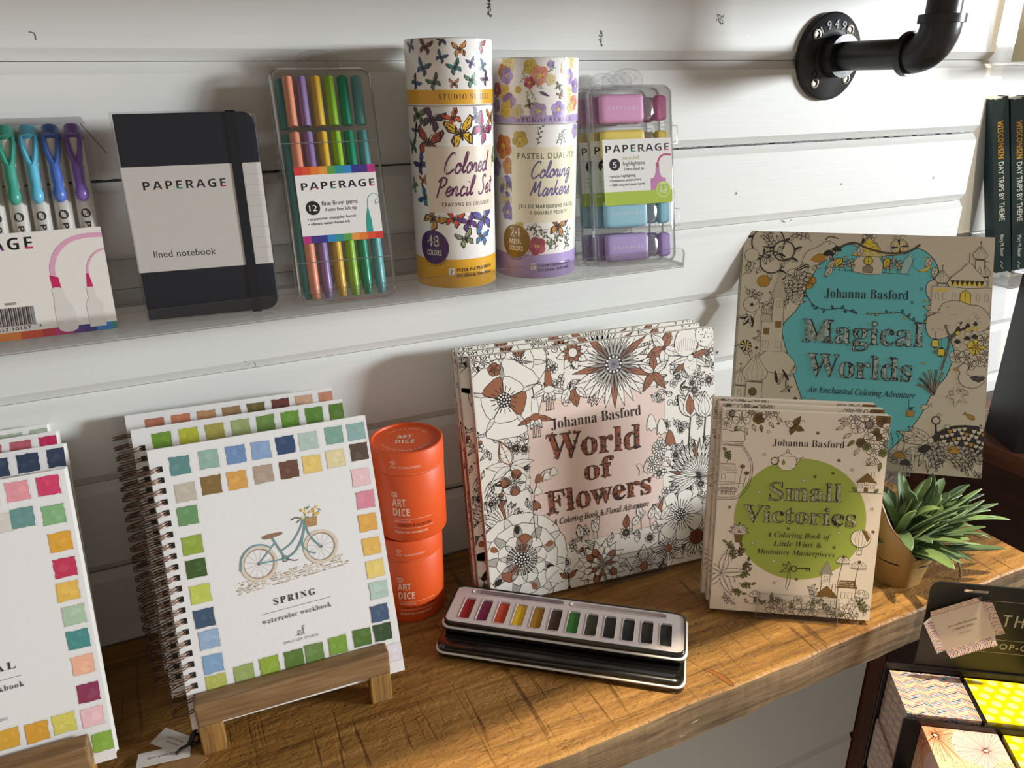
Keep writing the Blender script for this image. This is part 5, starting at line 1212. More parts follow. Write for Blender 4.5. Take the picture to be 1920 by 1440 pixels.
def svic(A):
    r = random.Random(33); A.ink = lin(INK); A.lw = .42; BG = '#f0e4d2'; OL = '#888c48'; BR = '#7a5a22'
    A.poly([(73+57.2*cos(a), 92+57.2*sin(a)) for a in [2*pi*k/72 for k in range(72)]], '#a5b54a'); A.up()
    for k, (x, y) in enumerate([(48, 180), (40, 172), (82, 173), (38, 151), (102, 149), (114, 141), (83, 133), (74, 129), (98, 137), (36, 116), (11, 100), (134, 106), (64, 83), (108, 82), (137, 85), (34, 67), (105, 68), (54, 51), (75, 35), (56, 30)]): A.star(x, y, 1.9, BR if k % 2 == 0 else BG, r.random())
    # blossom corners
    for x, y, s_, n, f in ((8, 187, 6, 12, BG), (16, 183, 8, 5, BG), (24, 189, 5, 8, BG), (31, 184, 5.5, 6, BR), (38, 188, 5, 6, BG), (3, 178, 5, 5, BG), (44, 190, 4, 6, BG)): A.flower(x, y, s_, n, None, r.random()*3, f, None, (), 'round', .3, 1)
    for x, y, a in ((12, 176, 4.6), (20, 175, 5), (26, 178, 5.2), (40, 181, 5.4), (33, 178, 4.9), (46, 186, 5.6), (16, 174, 4.2)): A.leaf(x, y, a, 7, 3, OL if x % 3 == 0 else BG, 1)
    for x, y, s_, n, f in ((124, 183, 8, 14, BG), (136, 187, 7, 5, BR), (115, 180, 6, 5, BG), (132, 174, 6, 6, BR), (140, 178, 7, 5, BG), (126, 170, 5.5, 5, BG), (119, 166, 4.5, 6, BR), (141, 166, 7, 12, BG), (130, 160, 6, 5, BG), (138, 158, 4, 6, OL), (124, 163, 4, 6, OL), (112, 188, 5, 6, BG), (120, 190, 5, 5, BG)): A.flower(x, y, s_, n, None, r.random()*3, f, None, (), 'round', .3, 1)
    for x, y, a in ((106, 187, 3.4), (104, 180, 3.6), (110, 174, 3.8), (113, 168, 4), (118, 161, 4.2), (128, 153, 4.4), (134, 149, 3.5), (108, 183, 3.2), (136, 147, 2.2), (137, 149, 4.6)): A.leaf(x, y, a, 8, 3.6, OL if x % 2 else BG, 2)
    bfly2 = ((62, 179),)
    for a, l, w, f in ((60, 11, 6, BR), (150, 9, 6, BG), (-20, 10, 6, BR), (-105, 8, 5.5, BR)): A.leaf(61, 178, R(a), l, w, f, 1)
    A.stroke([(58, 175), (65, 182)], .9); A.curve([(65, 182), (69, 184), (70, 182)], .3); A.curve([(64, 182), (66, 187)], .3)
    # teapot
    A.shape([(52, 139.5), (64, 139.5), (66, 145), (64, 150.5), (52, 150.5), (50, 145)], BG, None, 3); A.shape([(53, 150.5), (63, 150.5), (60, 153.5), (56, 153.5)], BG); A.ring(58, 155, 1.3); A.ring(47.6, 145.6, 3.4, .7); A.shape([(65.5, 143), (70, 150), (72, 150.4), (66.5, 148.5)], BG); A.poly(A.petal(55, 142, R(90), 0, 6, 3.6, 'point', 5), OL); A.up(); A.rect(53.5, 137.6, 62.5, 139.2, BG); A.stroke([(53.5, 137.6), (62.5, 137.6)], .3); A.up()
    # jar with a cottage
    A.curve([(18, 160), (22, 154), (27, 146), (29, 136), (27, 122), (21, 112), (14, 108), (0, 107)], .45); A.curve([(17, 159), (21, 153), (25.5, 145), (27.4, 136), (25.5, 123), (20, 114), (14, 110), (0, 109)], .3)
    A.shape([(0, 160), (18, 160), (20, 168), (17, 172), (9, 171), (0, 172)], BG, .45, 2); A.stroke([(0, 161.5), (18.5, 161.5)], .5); A.stroke([(0, 158), (18, 158)], .5); A.up()
    A.shape([(0, 124), (14, 124), (14, 133), (0, 133)], BG); A.shape([(-2, 133), (15.5, 133), (13, 141), (-2, 141)], BG)
    for j in range(5): A.stroke([(-1, 134.5+1.4*j), (15-.5*j, 134.5+1.4*j)], .25)
    A.up(); A.shape([(2, 126), (5.5, 126), (5.5, 131), (2, 131)], BG); A.sprig(6, 142, 1.3, 11, 6, OL, 3)
    for x, y in ((20, 139), (24, 133)): A.stroke([(x, y), (x-2.5, 119)], .4); A.disc(x, y, 2.4, BR, 10, 1.8); A.up()
    for k in range(4): mushroom(A, 3.5+3.4*k, 112, 4.2, BG, BG)
    A.curve([(0, 121), (10, 122), (26, 124)], .3)
    house(A, 127, 121.5, 7.2, BG, BR); A.leaf(134, 121.5, R(40), 5, 3, OL, 0); A.leaf(119, 121.5, R(130), 5, 3, OL, 0); A.stroke([(112, 121), (141, 121)], .3); A.up()
    # plant pot, balloon
    A.shape([(17, 75), (25, 75), (23.5, 67), (18.5, 67)], BR); A.rect(16.4, 74.6, 25.6, 76.4, BG); A.stroke([(16.4, 74.6), (25.6, 74.6), (25.6, 76.4), (16.4, 76.4)], .3, None, True); A.up()
    for a in range(0, 181, 30): A.leaf(21, 77, R(a), 9, 4, BG, 2)
    A.shape([(127+8.6*cos(a), 78+8.2*sin(a)) for a in [2*pi*k/20 for k in range(20)]], BG); A.poly([(127, 86), (131, 85), (135, 79), (133, 75)], BR); A.up()
    for k in (-5, -1.8, 1.8, 5): A.stroke([(127+k*.4, 86), (127+k, 77), (127+k*.3, 66)], .28)
    A.up(); A.shape([(125, 63), (129, 63), (129, 66.5), (125, 66.5)], BG)
    # starfish with seaweed
    for a in (75, 147, 219, 291, 3): A.leaf(8, 36, R(a+5), 24, 9, BG, 0); 
    for a in (75, 147, 219, 291, 3):
        for k in range(9): A.ring(8+(3+2.1*k)*cos(R(a+5)), 36+(3+2.1*k)*sin(R(a+5)), .95-.05*k, .3, None, 8)
    A.up()
    for x, y, a, f in ((16, 48, 1.2, OL), (20, 52, .8, BR), (24, 40, .5, BR), (22, 34, .1, OL), (18, 24, -1, OL), (12, 18, -1.4, BG), (24, 28, -.5, OL), (17, 56, 1.7, OL)): A.sprig(x, y, a, 12, 6, f, 2.4)
    for k in range(18): A.ring(r.uniform(8, 34), r.uniform(10, 62), r.uniform(.4, .8), .25, None, 7)
    A.up(); mushroom(A, 40, 9.5, 7, BG, BR); 
    A.curve([(30, 9), (36, 8), (46, 8.5), (50, 11)], .3); A.leaf(46, 9, .8, 5, 2.4, OL, 0); A.leaf(34, 9, 2.4, 5, 2.4, BG, 0)
    # key with a bow
    A.ring(72, 45, 2.6, .8); A.stroke([(74.6, 45.2), (86, 46.6)], 1.1); A.stroke([(83, 46.4), (83.4, 43.4)], .8); A.stroke([(85.6, 46.6), (86, 43.6)], .8); A.up()
    for a in (140, 200, 100): A.leaf(68, 44, R(a), 8, 3.4, '#a5b54a', 0)
    A.curve([(68, 44), (67, 36), (66, 26)], .4); A.curve([(68.5, 44), (69.5, 34), (67.5, 24)], .4)
    # little town at the bottom right
    A.shape([(97, 8), (104, 8), (104, 42), (97, 42)], BG); A.shape([(95, 42), (106, 42), (100.5, 55)], '#9a958a'); A.shape([(99, 36), (102, 36), (102, 40), (99, 40)], BG)
    for j in range(4): A.stroke([(97, 30+2.4*j), (104, 30+2.4*j)], .25)
    A.up(); house(A, 102, 8, 9.5, BG, BR); A.shape([(112, 6), (127, 6), (127, 30), (112, 30)], BG); A.shape([(110.5, 30), (128.5, 30), (126, 37), (113, 37)], BR)
    for j in range(3): A.curve([(111+4.2*k*.5, 31.6+1.8*j+(.7 if k % 2 else 0)) for k in range(8)], .35, BG, 1)
    for a in (115, 121): A.shape([(a, 20), (a+3.4, 20), (a+3.4, 26), (a, 26)], BG); A.shape([(a, 9), (a+3.4, 9), (a+3.4, 15), (a, 15)], BG)
    for x, y, s_ in ((114, 58, 6), (128, 54, 7)):
        A.stroke([(x, y), (x-3, y-24)], .5); A.shape([(x-s_, y-4), (x-.5*s_, y+1), (x, y+2.4), (x+.5*s_, y+1), (x+s_, y-4)], BG, None, 2); A.disc(x, y+1.8, 1.5, BR, 8); A.up()
        for k in range(-3, 4): A.stroke([(x, y+2), (x+k*s_*.28, y-3.6)], .25)
        A.up()
    for x, y, s_ in ((133, 22, 8), (127, 17, 6), (137, 12, 6)): mushroom(A, x, y-6, s_, BG, BG)
    for x, y, s_ in ((55, 6, 6), (64, 4, 7), (73, 8, 6), (82, 5, 7.5), (91, 6, 6), (110, 4, 6), (118, 5, 6.5), (127, 4, 5), (60, 13, 4), (78, 15, 4), (105, 9, 4)): A.flower(x, y, s_, r.choice((5, 6, 8)), None, r.random()*3, BG, None, (), 'round', .3, 1)
    for k in range(22): A.leaf(r.uniform(46, 138), r.uniform(2, 15), r.uniform(.3, 2.8), 7, 3.2, OL if k % 3 == 0 else BG, 2)
    A.sprig(92, 12, 1.4, 16, 7, BG, 2.4); A.sprig(136, 4, 1.5, 14, 7, OL, 2.4)
    A.z += 6e-6
    A.text('Johanna Basford', (44.5, 159.6), (105.4, 160.6), 6.4, 'serif', '#241b1a', 1.02, -.012)
    ornate(A, 'Small', (45, 109), (107.4, 111), 16.6, '#b6b489', r, 60, dots='#ddd6b4'); ornate(A, 'Victories', (23.6, 87.6), (121.6, 89), 15.6, '#b6b489', r, 90, dots='#ddd6b4')
    A.text('A Coloring Book of', (45, 74), (101.4, 75.6), 4.9, 'bital', '#2a2417', 1.0, -.012); A.text('Little Wins & ', (52, 65.8), (94, 67), 4.9, 'bital', '#2a2417', 1.0, -.012); A.text('Miniature Masterpieces', (37.6, 57.6), (106.4, 59), 4.9, 'bital', '#2a2417', 1.0, -.012)
    A.stroke([(10, 0), (10, 191)], .3, lin('#f3ece0')); A.up()
def sv_spine(A):
    r = random.Random(6); A.lw = .3; A.rect(0, 0, 12, 192, '#cfc3b0')
    for k in range(26): A.leaf(r.uniform(0, 9), r.uniform(0, 190), r.uniform(0, 6.28), r.uniform(4, 8), 2.6, '#c9bda9', 1)
    A.rect(2.4, 60, 6.8, 165, '#cfc3b0'); A.text('Johanna Basford', (3.2, 160), (3.21, 118), 3.2, 'bital', '#2a2417'); A.text('SMALL VICTORIES', (3.2, 112), (3.21, 62), 3.2, 'serif', '#2a2417')
SG = 'small green circle colouring books in a stack'
SM = frame(.4088, -.1955, .0055, -32.66, 11.86)
sp = paperback('small cream colouring book with an olive green circle, front of its stack', SM, .1418, .1911, .0100, svic, SG, '#f0e4d2', sv_spine)
copy_tree(sp, SM @ Matrix.Translation((-.0022, .0104, .0034)), 'middle cream colouring book of the green circle stack')
copy_tree(sp, SM @ Matrix.Translation((-.0058, .0208, .0056)), 'rearmost cream colouring book of the green circle stack')

def magical(A):
    r = random.Random(44); A.ink = lin('#26221c'); A.lw = .5; BG = '#d3c9b2'; YE = '#e2c93f'; OC = '#b98a2a'; TQ = '#66c2c8'
    P = [(78, 212), (86, 219), (92, 224), (98, 234), (112, 237), (120, 231), (127, 229), (145, 226), (164, 229), (177, 235), (192, 224), (198, 207), (188, 200), (186, 190), (191, 178), (189, 168), (188, 151), (198, 148), (208, 146), (217, 128), (214, 114), (210, 102), (203, 92), (197, 82), (187, 58), (172, 36), (150, 12), (120, 6), (90, 20), (74, 44), (70, 68), (64, 84), (57, 103), (46, 137), (47, 149), (58, 163), (64, 175), (70, 194)]
    border = smooth_pts(P, 3, True); A.poly(border, TQ); A.up(); A.stroke(border, .8, None, True); A.up()
    def inside(x, y):
        c = False; n = len(P)
        for i in range(n):
            a, b = P[i], P[i-1]
            if (a[1] > y) != (b[1] > y) and x < (b[0]-a[0])*(y-a[1])/(b[1]-a[1])+a[0]: c = not c
        return c
    pts = []
    while len(pts) < 190:          # the border: leaves, flowers, stars and fish
        x, y = r.uniform(0, 249), r.uniform(0, 249)
        if inside(x, y) or any((x-a)**2+(y-b)**2 < 90 for a, b in pts):
            if r.random() < .004: break
            continue
        pts.append((x, y))
    Z0 = A.z
    for i, (x, y) in enumerate(pts):
        A.z = Z0+(i % 7)*9*A.step; a = r.uniform(0, 6.28)
        if y < 110 and x > 180:
            (fish(A, x, y, 5.2, r.choice((-30, 150, 20)), OC if i % 5 == 0 else BG) if i % 3 else A.star(x, y, 2.6, '#26221c' if i % 2 else BG, a)) if y > 60 else A.sprig(x, y, a, 13, 6, BG, 3)
        elif i % 5 in (0, 1): A.sprig(x, y, a, 18, 7, BG, 4.2); 
        elif i % 5 == 2:
            for j in range(3): A.leaf(x, y, a+.8*j, 13, 5.5, BG, 3, '#26221c' if i % 3 == 0 else None)
        elif i % 5 == 3: A.flower(x, y, r.uniform(5, 8), r.choice((5, 6)), None, a, BG, OC, (), 'round', .25, 1)
        else: A.star(x, y, 2.8, '#26221c' if i % 2 else None, a); A.curve([(x+4, y), (x+7, y+3), (x+11, y+1)], .4)
    A.z = Z0+63*A.step
    # vine rings at the top left with a bird
    for x, y, rr in ((25, 237, 17), (30, 215, 12), (42, 228, 11)):
        A.ring(x, y, rr, 1.6, lin('#4a443a'), 30); A.up()
        for k in range(7): A.leaf(x+rr*cos(k*.9), y+rr*sin(k*.9), k*.9+.6, 9, 5, BG, 2, '#26221c' if k % 3 == 0 else None)
    A.disc(23, 194, 6.4, OC, 20); A.ring(23, 194, 6.4); A.up(); A.disc(9, 222, 7.4, BG, 20); A.ring(9, 222, 7.4); A.up()
    A.shape([(62, 216), (66, 228), (76, 233), (86, 240), (92, 238), (96, 234), (91, 232), (89, 224), (80, 216), (70, 212)], BG, .5, 3); A.shape([(70, 219), (78, 226), (86, 224), (80, 217)], OC, .4, 2)
    for k in range(5): A.shape([(66, 216-k*1.2), (48-k*2, 205-k*2.6), (51-k*2, 204-k*2.6), (69, 214-k)], '#26221c' if k % 2 else BG, .35)
    A.disc(88, 237, .9, '#26221c', 8); A.up(); A.curve([(84, 241), (88, 245), (97, 243)], 1.0)
    for x, y, s_ in ((88, 222, 7), (96, 228, 6)): mushroom(A, x, y-3, s_, '#26221c', BG, False)
    for x, y, s_, f in ((68, 196, 9, OC), (54, 200, 9, BG), (60, 188, 7, BG), (50, 190, 7, BG)): A.flower(x, y, s_, 5, None, r.random()*2, f, None, (), 'round', .25, 1)
    for k in range(6): A.sprig(56-k*2, 188-k*6, .6+.3*k, 20, 8, BG, 4)
    # left tower and cliff
    A.shape([(20, 106), (34, 120), (50, 118), (62, 104), (58, 94), (34, 96)], BG, .5, 3); A.shape([(24, 118), (46, 118), (46, 150), (24, 150)], BG, .45); A.shape([(34, 150), (46, 150), (45, 176), (35, 176)], BG, .45); A.shape([(32, 176), (48, 176), (40, 205)], '#c0b59d', .45); A.stroke([(40, 205), (40, 214)], .5); A.up()
    for a, b, f in ((26, 136, BR_), (38, 144, BR_), (26, 122, BG), (39, 122, BG), (38, 166, BG)): A.shape([(a, b), (a+6, b), (a+6, b+7), (a, b+7)], f, .35); A.stroke([(a+3, b), (a+3, b+7)], .3)
    A.up(); A.shape([(22, 150), (34, 150), (32, 158), (24, 158)], '#c0b59d', .4); A.ring(12, 168, 8.5, .5, None, 20); A.curve([(7, 160), (10, 152), (14, 152), (17, 160)], .4); A.disc(9, 123, 6, '#26221c', 16); A.up()
    for k in range(8): A.poly([(9, 123), (9+5.6*cos(.8*k), 123+5.6*sin(.8*k)), (9+5.6*cos(.8*k+.4), 123+5.6*sin(.8*k+.4))], YE if k % 3 == 0 else BG)
    A.up()
    for x, y, s_ in ((5, 80, 9), (20, 86, 14)): onion(A, x, y, s_, BG, BG, 1.6)
    A.disc(19, 73, 4.2, '#6d5a2c', 16); A.ring(19, 73, 4.2, .6); A.up()
    for k in range(7): A.leaf(48+r.uniform(-6, 12), 74+r.uniform(-6, 18), r.uniform(.5, 2.4), 14, 3, '#26221c' if k % 3 == 0 else BG, 0)
    # mushroom cottage in the blue
    A.stroke([(88, 209.5), (170, 207)], .4); A.up(); A.shape([(114, 208), (142, 207), (138, 226), (118, 226)], BG, .5, 2); A.shape([(111, 225), (145, 225), (137, 236), (128, 245), (119, 236)], YE, .5)
    for k in range(4): A.curve([(112+k*2.4, 226+4*k), (119+k, 228+4*k), (128, 226+4*k), (137-k, 228+4*k), (144-k*2.4, 226+4*k)], .5)
    for k in range(8): A.poly([(113+4*k, 226), (116+4*k, 226), (115+4*k, 232)], BG if k % 2 else '#c0b59d')
    A.up(); A.disc(128, 220, 4.4, YE, 16); A.ring(128, 220, 4.4, .9); A.stroke([(128, 216), (128, 224)], .6); A.stroke([(124, 220), (132, 220)], .6); A.up(); A.shape([(123, 207.6), (133, 207.4), (133, 213), (128, 216), (123, 213)], '#8f8672', .6)
    for x, a in ((100, 1.6), (106, 1.8), (95, 1.4), (150, 1.5), (157, 1.3), (162, 1.7), (112, 1.5), (145, 1.2)): A.sprig(x, 208, a, 14, 6, BG, 3)
    A.shape([(160, 208), (167, 208), (172, 222), (170, 226), (172, 229), (168, 229), (167, 226), (163, 222)], '#9fc4c0', .4)
    A.disc(182, 218, 7.6, YE, 24); A.ring(182, 218, 7.6, .5); A.up(); A.disc(179, 219, 6.8, TQ, 24); A.up()
    A.disc(158, 236, 8.6, BG, 20); A.ring(158, 236, 8.6); A.up(); A.spiral(158, 236, 8, 2.4, 0, 1, .5)
    for k in range(8): A.poly([(158, 236), (158+8*cos(.78*k), 236+8*sin(.78*k)), (158+8*cos(.78*k+.35), 236+8*sin(.78*k+.35))], YE if k % 2 else '#26221c')
    A.up(); A.curve([(98, 233), (112, 239), (128, 233), (146, 229), (166, 231), (178, 239)], 2.2, '#4a443a')
    for x, y, a, f in ((96, 218, 3.8, BG), (92, 212, 4.2, BG), (102, 222, 4, YE), (120, 236, 4.6, BG), (148, 224, 4.4, YE), (190, 226, 4.2, BG), (194, 216, 4.6, BG)): A.leaf(x, y, a, 13, 7, f, 3)
    # palace and cloud tree at the right
    for x, y, s_, f in ((201, 200, 7, BG), (241, 208, 6, BG), (236, 226, 7, BG)): onion(A, x, y, s_, f, BG, 3.2)
    A.shape([(192, 168), (248, 168), (248, 196), (192, 196)], BG, .45); A.shape([(208, 196), (210, 206), (219, 214), (226, 222), (233, 214), (241, 206), (242, 196)], BG, .5, 2); A.rect(209, 197, 241, 203, YE)
    for k in range(7): A.poly([(209+4.6*k, 203), (213.6+4.6*k, 203), (211.3+4.6*k, 197)], '#26221c')
    A.up(); A.stroke([(226, 222), (226, 232)], .5); A.up()
    for x in (197, 204, 213, 236, 244): A.shape([(x-1.6, 182), (x+1.6, 182), (x+1.6, 188), (x, 190), (x-1.6, 188)], BG, .35)
    A.shape([(219, 178), (229, 178), (229, 189), (224, 193), (219, 189)], YE, .7); A.stroke([(224, 178), (224, 192)], .4); A.up()
    A.rect(194, 191, 208, 193.5, YE)
    A.shape([(188, 152), (189, 163), (198, 168), (203, 178), (216, 182), (228, 178), (238, 177), (247, 168), (249, 158), (240, 150), (226, 152), (214, 147), (204, 141), (193, 142)], '#cdc2aa', .6, 3)
    for P2 in ([(205, 108), (210, 130), (212, 146)], [(211, 140), (220, 150), (230, 156)], [(211, 144), (206, 156)], [(212, 140), (222, 160)]): A.curve(P2, 2.2, '#4a443a'); A.z -= A.step; A.curve(P2, 1.2, BG)
    for k in range(20): x, y = r.uniform(192, 246), r.uniform(148, 176); A.curve([(x, y), (x+1.6, y+.8), (x+3, y)], .3)
    for x, y in ((219, 134), (228, 138), (235, 140)):
        for k in range(6):
            A.shape([(x-4+.4*k, y+4.4*k), (x, y+4.4*k-1.6), (x+4-.4*k, y+4.4*k), (x, y+4.4*k+4)], (YE if k == 3 else '#26221c' if k % 3 == 1 else BG), .35)
    for x, y, s_, f in ((237, 134, 9, YE), (244, 142, 7, BG), (228, 124, 7, BG), (240, 121, 7, BG), (246, 128, 6, BG), (232, 116, 6, BG)): A.flower(x, y, s_, 5, None, .2, f, None, (), 'round', .22, 1)
    for x, y in ((198, 136), (204, 127)):
        A.stroke([(x, y+5), (x, y+13)], .4); A.shape([(x-3, y-3.4), (x-3.4, y), (x-3, y+3.4), (x+3, y+3.4), (x+3.4, y), (x+3, y-3.4)], YE, .6, 2); A.rect(x-2, y+3.4, x+2, y+5, '#26221c'); A.rect(x-2, y-5, x+2, y-3.4, '#26221c')
    # duck, corals, key, big scaly tail, mushrooms
    A.shape([(222, 101), (226, 94), (238, 92), (247, 100), (244, 105), (234, 104), (229, 107), (231, 114), (226, 117), (222, 113), (217, 110), (223, 108)], BG, .5, 3); A.shape([(232, 103), (247, 104), (241, 98)], '#4a443a', .4, 2); A.shape([(216, 109.6), (222, 109), (221.6, 111.6)], OC, .3)
    for k in range(6): a = R(60+24*k); A.curve([(199, 82), (199+9*cos(a), 90+9*sin(a)), (199+16*cos(a), 92+17*sin(a))], 2.4, '#3a3530'); A.z -= A.step; A.curve([(199, 82), (199+9*cos(a), 90+9*sin(a)), (199+16*cos(a), 92+17*sin(a))], 1.4, BG)
    A.star(222, 82, 11, BG, .4); A.star(222, 82, 7.4, BG, .4)
    A.ring(203, 56, 4, 1.2); A.stroke([(203, 52), (204, 38)], 1.8); A.stroke([(204, 40), (208, 40)], 1.4); A.stroke([(204, 44), (208, 44)], 1.2); A.up()
    A.shape([(198, 34), (206, 44), (222, 52), (249, 50), (249, 22), (232, 30), (214, 34)], '#26221c', .6, 3)
    for j in range(5):
        for k in range(11):
            x, y = 205+k*4.6+(j % 2)*2.3, 36+j*4.6+(k-5)*(.6 if k < 5 else -.9)-(.35*(k-6)**2*.3)
            if 202+2*j < x < 249 and y < 51 and y > 26: A.shape([(x-2.3, y+1.2), (x-1.7, y-1.8), (x, y-2.7), (x+1.7, y-1.8), (x+2.3, y+1.2)], ('#26221c' if (j*3+k) % 5 == 0 else OC if (j+2*k) % 7 == 0 else BG), .4)
    for a, l in ((168, 34), (186, 28), (150, 26), (250, 30), (268, 34), (232, 24)): A.leaf(199, 35, R(a), l, 9, BG, 3)
    A.disc(199, 35, 3, BG, 10); A.ring(199, 35, 3); A.up()
    fish(A, 224, 27, 9, 8, OC)
    for x, y, s_, f in ((183, 12, 9, BG), (195, 14, 10, '#26221c'), (170, 8, 8, OC), (176, 2, 7, '#26221c')): mushroom(A, x, y, s_, f, BG, f == BG)
    for k in range(12): A.sprig(r.uniform(205, 248), r.uniform(-2, 14), r.uniform(1.2, 1.9), 18, 8, BG, 3)
    A.stroke([(176, 76), (176, 68), (182, 68)], .6); A.shape([(175, 58), (181, 58), (182, 64), (174, 64)], OC, .6); A.rect(176, 65, 180, 67, '#26221c')
    for k in range(16): A.curve([(172-k*5.5+40*(k > 12), 20+3*(k % 3)), (174-k*5.5+40*(k > 12), 30+4*(k % 2)), (171-k*5.5+40*(k > 12), 40)], .6)
    for k in range(30):
        x, y = r.uniform(70, 200), r.uniform(60, 205)
        if inside(x, y) and not any(a < x < b and c < y < d for a, b, c, d in ((84, 172, 172, 192), (62, 188, 118, 160), (70, 180, 70, 122), (110, 146, 205, 240))): A.star(x, y, 1.9, ('#26221c', None, YE)[k % 3], r.random())
    for P2 in ([(66, 186), (74, 172), (88, 166), (104, 168), (120, 163)], [(134, 164), (150, 165), (164, 166), (176, 158), (188, 156)]):
        A.curve(P2, .7)
        for x, y in smooth_pts(P2, 2): A.leaf(x, y, r.uniform(0, 6), 4.5, 2.2, YE if r.random() < .15 else '#3f7f80', 0)
    A.z += 6e-6
    A.text('Johanna Basford', (86.5, 179), (169.5, 180.2), 10, 'serif', '#242a2c', 1.02, -.010)
    ornate(A, 'Magical', (66, 130.4), (186, 131.4), 24.5, '#a9bdb4', r, 110, '#1d1d1d'); ornate(A, 'Worlds', (73, 94.4), (178, 94.6), 24, '#a9bdb4', r, 100, '#1d1d1d')
    A.text('An Enchanted Coloring Adventure', (75, 76.8), (181.6, 77.4), 6.2, 'ital', '#242a2c', 1.0, .008)
    A.stroke([(10.5, 0), (10.5, 249)], .3, lin('#d8cfba')); A.up()
BR_ = '#8a6a22'
def mg_spine(A):
    r = random.Random(9); A.lw = .3
    for k in range(30): A.leaf(r.uniform(0, 9), r.uniform(0, 246), r.uniform(0, 6.28), r.uniform(5, 9), 2.8, '#c2b8a1', 1)
    A.rect(2, 70, 6.6, 236, '#c2b8a1'); A.text('Johanna Basford', (2.9, 232), (2.91, 178), 3.4, 'bital', '#26221c'); A.text('MAGICAL WORLDS', (2.9, 170), (2.91, 92), 3.4, 'serif', '#26221c')
MGM = frame(.5214, -.0772, .083, -36.83, 24.23)
MGG = 'turquoise panel colouring books on the tall clear stand'
mp_ = paperback('large tan colouring book with a turquoise panel, front copy on the tall stand', MGM, .249, .249, .0070, magical, MGG, '#d3c9b2', mg_spine)
copy_tree(mp_, MGM @ Matrix.Translation((-.0015, .0076, -.0005)), 'rear copy of the tan and turquoise colouring book, its spine just showing at the left')

# ---- clear stands under the books
def stand(label, M, x0, x1, ydep, lip, backh, leg=0):
    t = thing('clear_book_stand', label, 'book stand', M); mb = MB()
    mb.box((x0, -.0036, -.0042), (x1, -.0012, lip)); mb.build('front_lip', STAND, t, bevel=.0006)
    mb = MB(); mb.tube([(x0, -.0036, -.004), (x0, -.0036, lip), (x1, -.0036, lip), (x1, -.0036, -.004)], .00035, 5); mb.build('polished_edge', clear_mat('polished_acrylic_edge', '#c9c6c2', 1, .1, .25), t)
    mb = MB(); mb.box((x0, -.0036, -.0042), (x1, ydep, -.0018)); mb.build('base', STAND, t)
    mb = MB(); mb.box((x0, ydep, -.0042), (x1, ydep+.0024, backh))
    if leg: 
        for a in (x0, x1-.003): mb.box((a, ydep-.004, -leg), (a+.003, ydep+.014, .02))
    mb.build('back_plate', STAND, t)
    return t
stand('low clear stand under the front of the copper flower colouring books', FM, .115, .185, .0305, .0245, .15)
stand('low clear stand whose lip crosses the foot of the green circle colouring book', SM, .041, .113, .0315, .0205, .12)
t = stand('tall clear stand lifting the tan and turquoise colouring book above the shelf', MGM, .070, .180, .0160, .022, .16)
mb = MB()
Mi = MGM.inverted()
for a in (.085, .165):
    p = MGM @ Vector((a, .004, -.0035)); q = (p.x, p.y, .0034)
    mb.tube([tuple(Mi @ p), tuple(Mi @ Vector(q))], .003, 8); mb.tube([tuple(Mi @ p), tuple(Mi @ Vector((p.x+.012, min(p.y+.05, -.006), .0036)))], .003, 8)
mb.build('support_leg', STAND, t)

# ================================================================ POTTED PLANT
WRAP = mat('tan_wrapping_paper', '#a98650', .42, noise=.08, nscale=25, bump=.25, bscale=40, coat=.1)
TW = mat('jute_twine', '#a98c66', .85, noise=.2, nscale=200, bump=.6, bscale=1500)
def leafmat():
    m = mat('sage_leaf', '#5d7f35', .6, bump=.4, bscale=700); nt = m.node_tree; b = nt.nodes['Principled BSDF']
    a = nt.nodes.new('ShaderNodeVertexColor'); a.layer_name = 'Col'; n = nt.nodes.new('ShaderNodeTexNoise'); n.inputs['Scale'].default_value = 420; n.inputs['Detail'].default_value = 4
    tc = nt.nodes['Texture Coordinate']; nt.links.new(tc.outputs['Object'], n.inputs['Vector'])
    r = nt.nodes.new('ShaderNodeMapRange'); r.inputs['To Min'].default_value = .72; r.inputs['To Max'].default_value = 1.3; nt.links.new(n.outputs[0], r.inputs['Value'])
    mx = nt.nodes.new('ShaderNodeMix'); mx.data_type = 'RGBA'; mx.blend_type = 'MULTIPLY'; mx.inputs[0].default_value = 1
    nt.links.new(a.outputs[0], mx.inputs[6]); nt.links.new(r.outputs[0], mx.inputs[7]); nt.links.new(mx.outputs[2], b.inputs['Base Color'])
    b.inputs['Sheen Weight'].default_value = .15
    return m
LEAF = leafmat()
t = thing('potted_plant', 'small artificial green plant in a tan paper wrapped pot tied with twine', 'plant', Matrix.Translation((.6145, -.2290, 0)))
mb = MB(); n = 64; rings = []
def wrap_r(a, z): return (.0215+.011*min(1, z/.05)+.006*max(0, z-.05)/.06)*(1+.018*sin(5*a)+.01*sin(9*a+z*80))
def wrap_h(a):                   # tall flap at the back left, low at the front right
    d = (1+cos(a-R(138)))/2
    return .036+.066*d**2.4+.003*sin(7*a)
for k in range(13):
    f = k/12; rings.append([(wrap_r(2*pi*i/n, wrap_h(2*pi*i/n)*f)*cos(2*pi*i/n), wrap_r(2*pi*i/n, wrap_h(2*pi*i/n)*f)*sin(2*pi*i/n), wrap_h(2*pi*i/n)*f) for i in range(n)])
inner = [[(x*.955, y*.955, z) for x, y, z in rg] for rg in reversed(rings)]; mb.loft(rings+inner[:-1], cap1=False); mb.build('paper_wrap', WRAP, t, smooth=True)
mb = MB(); rings = []             # folded cuff round the pot
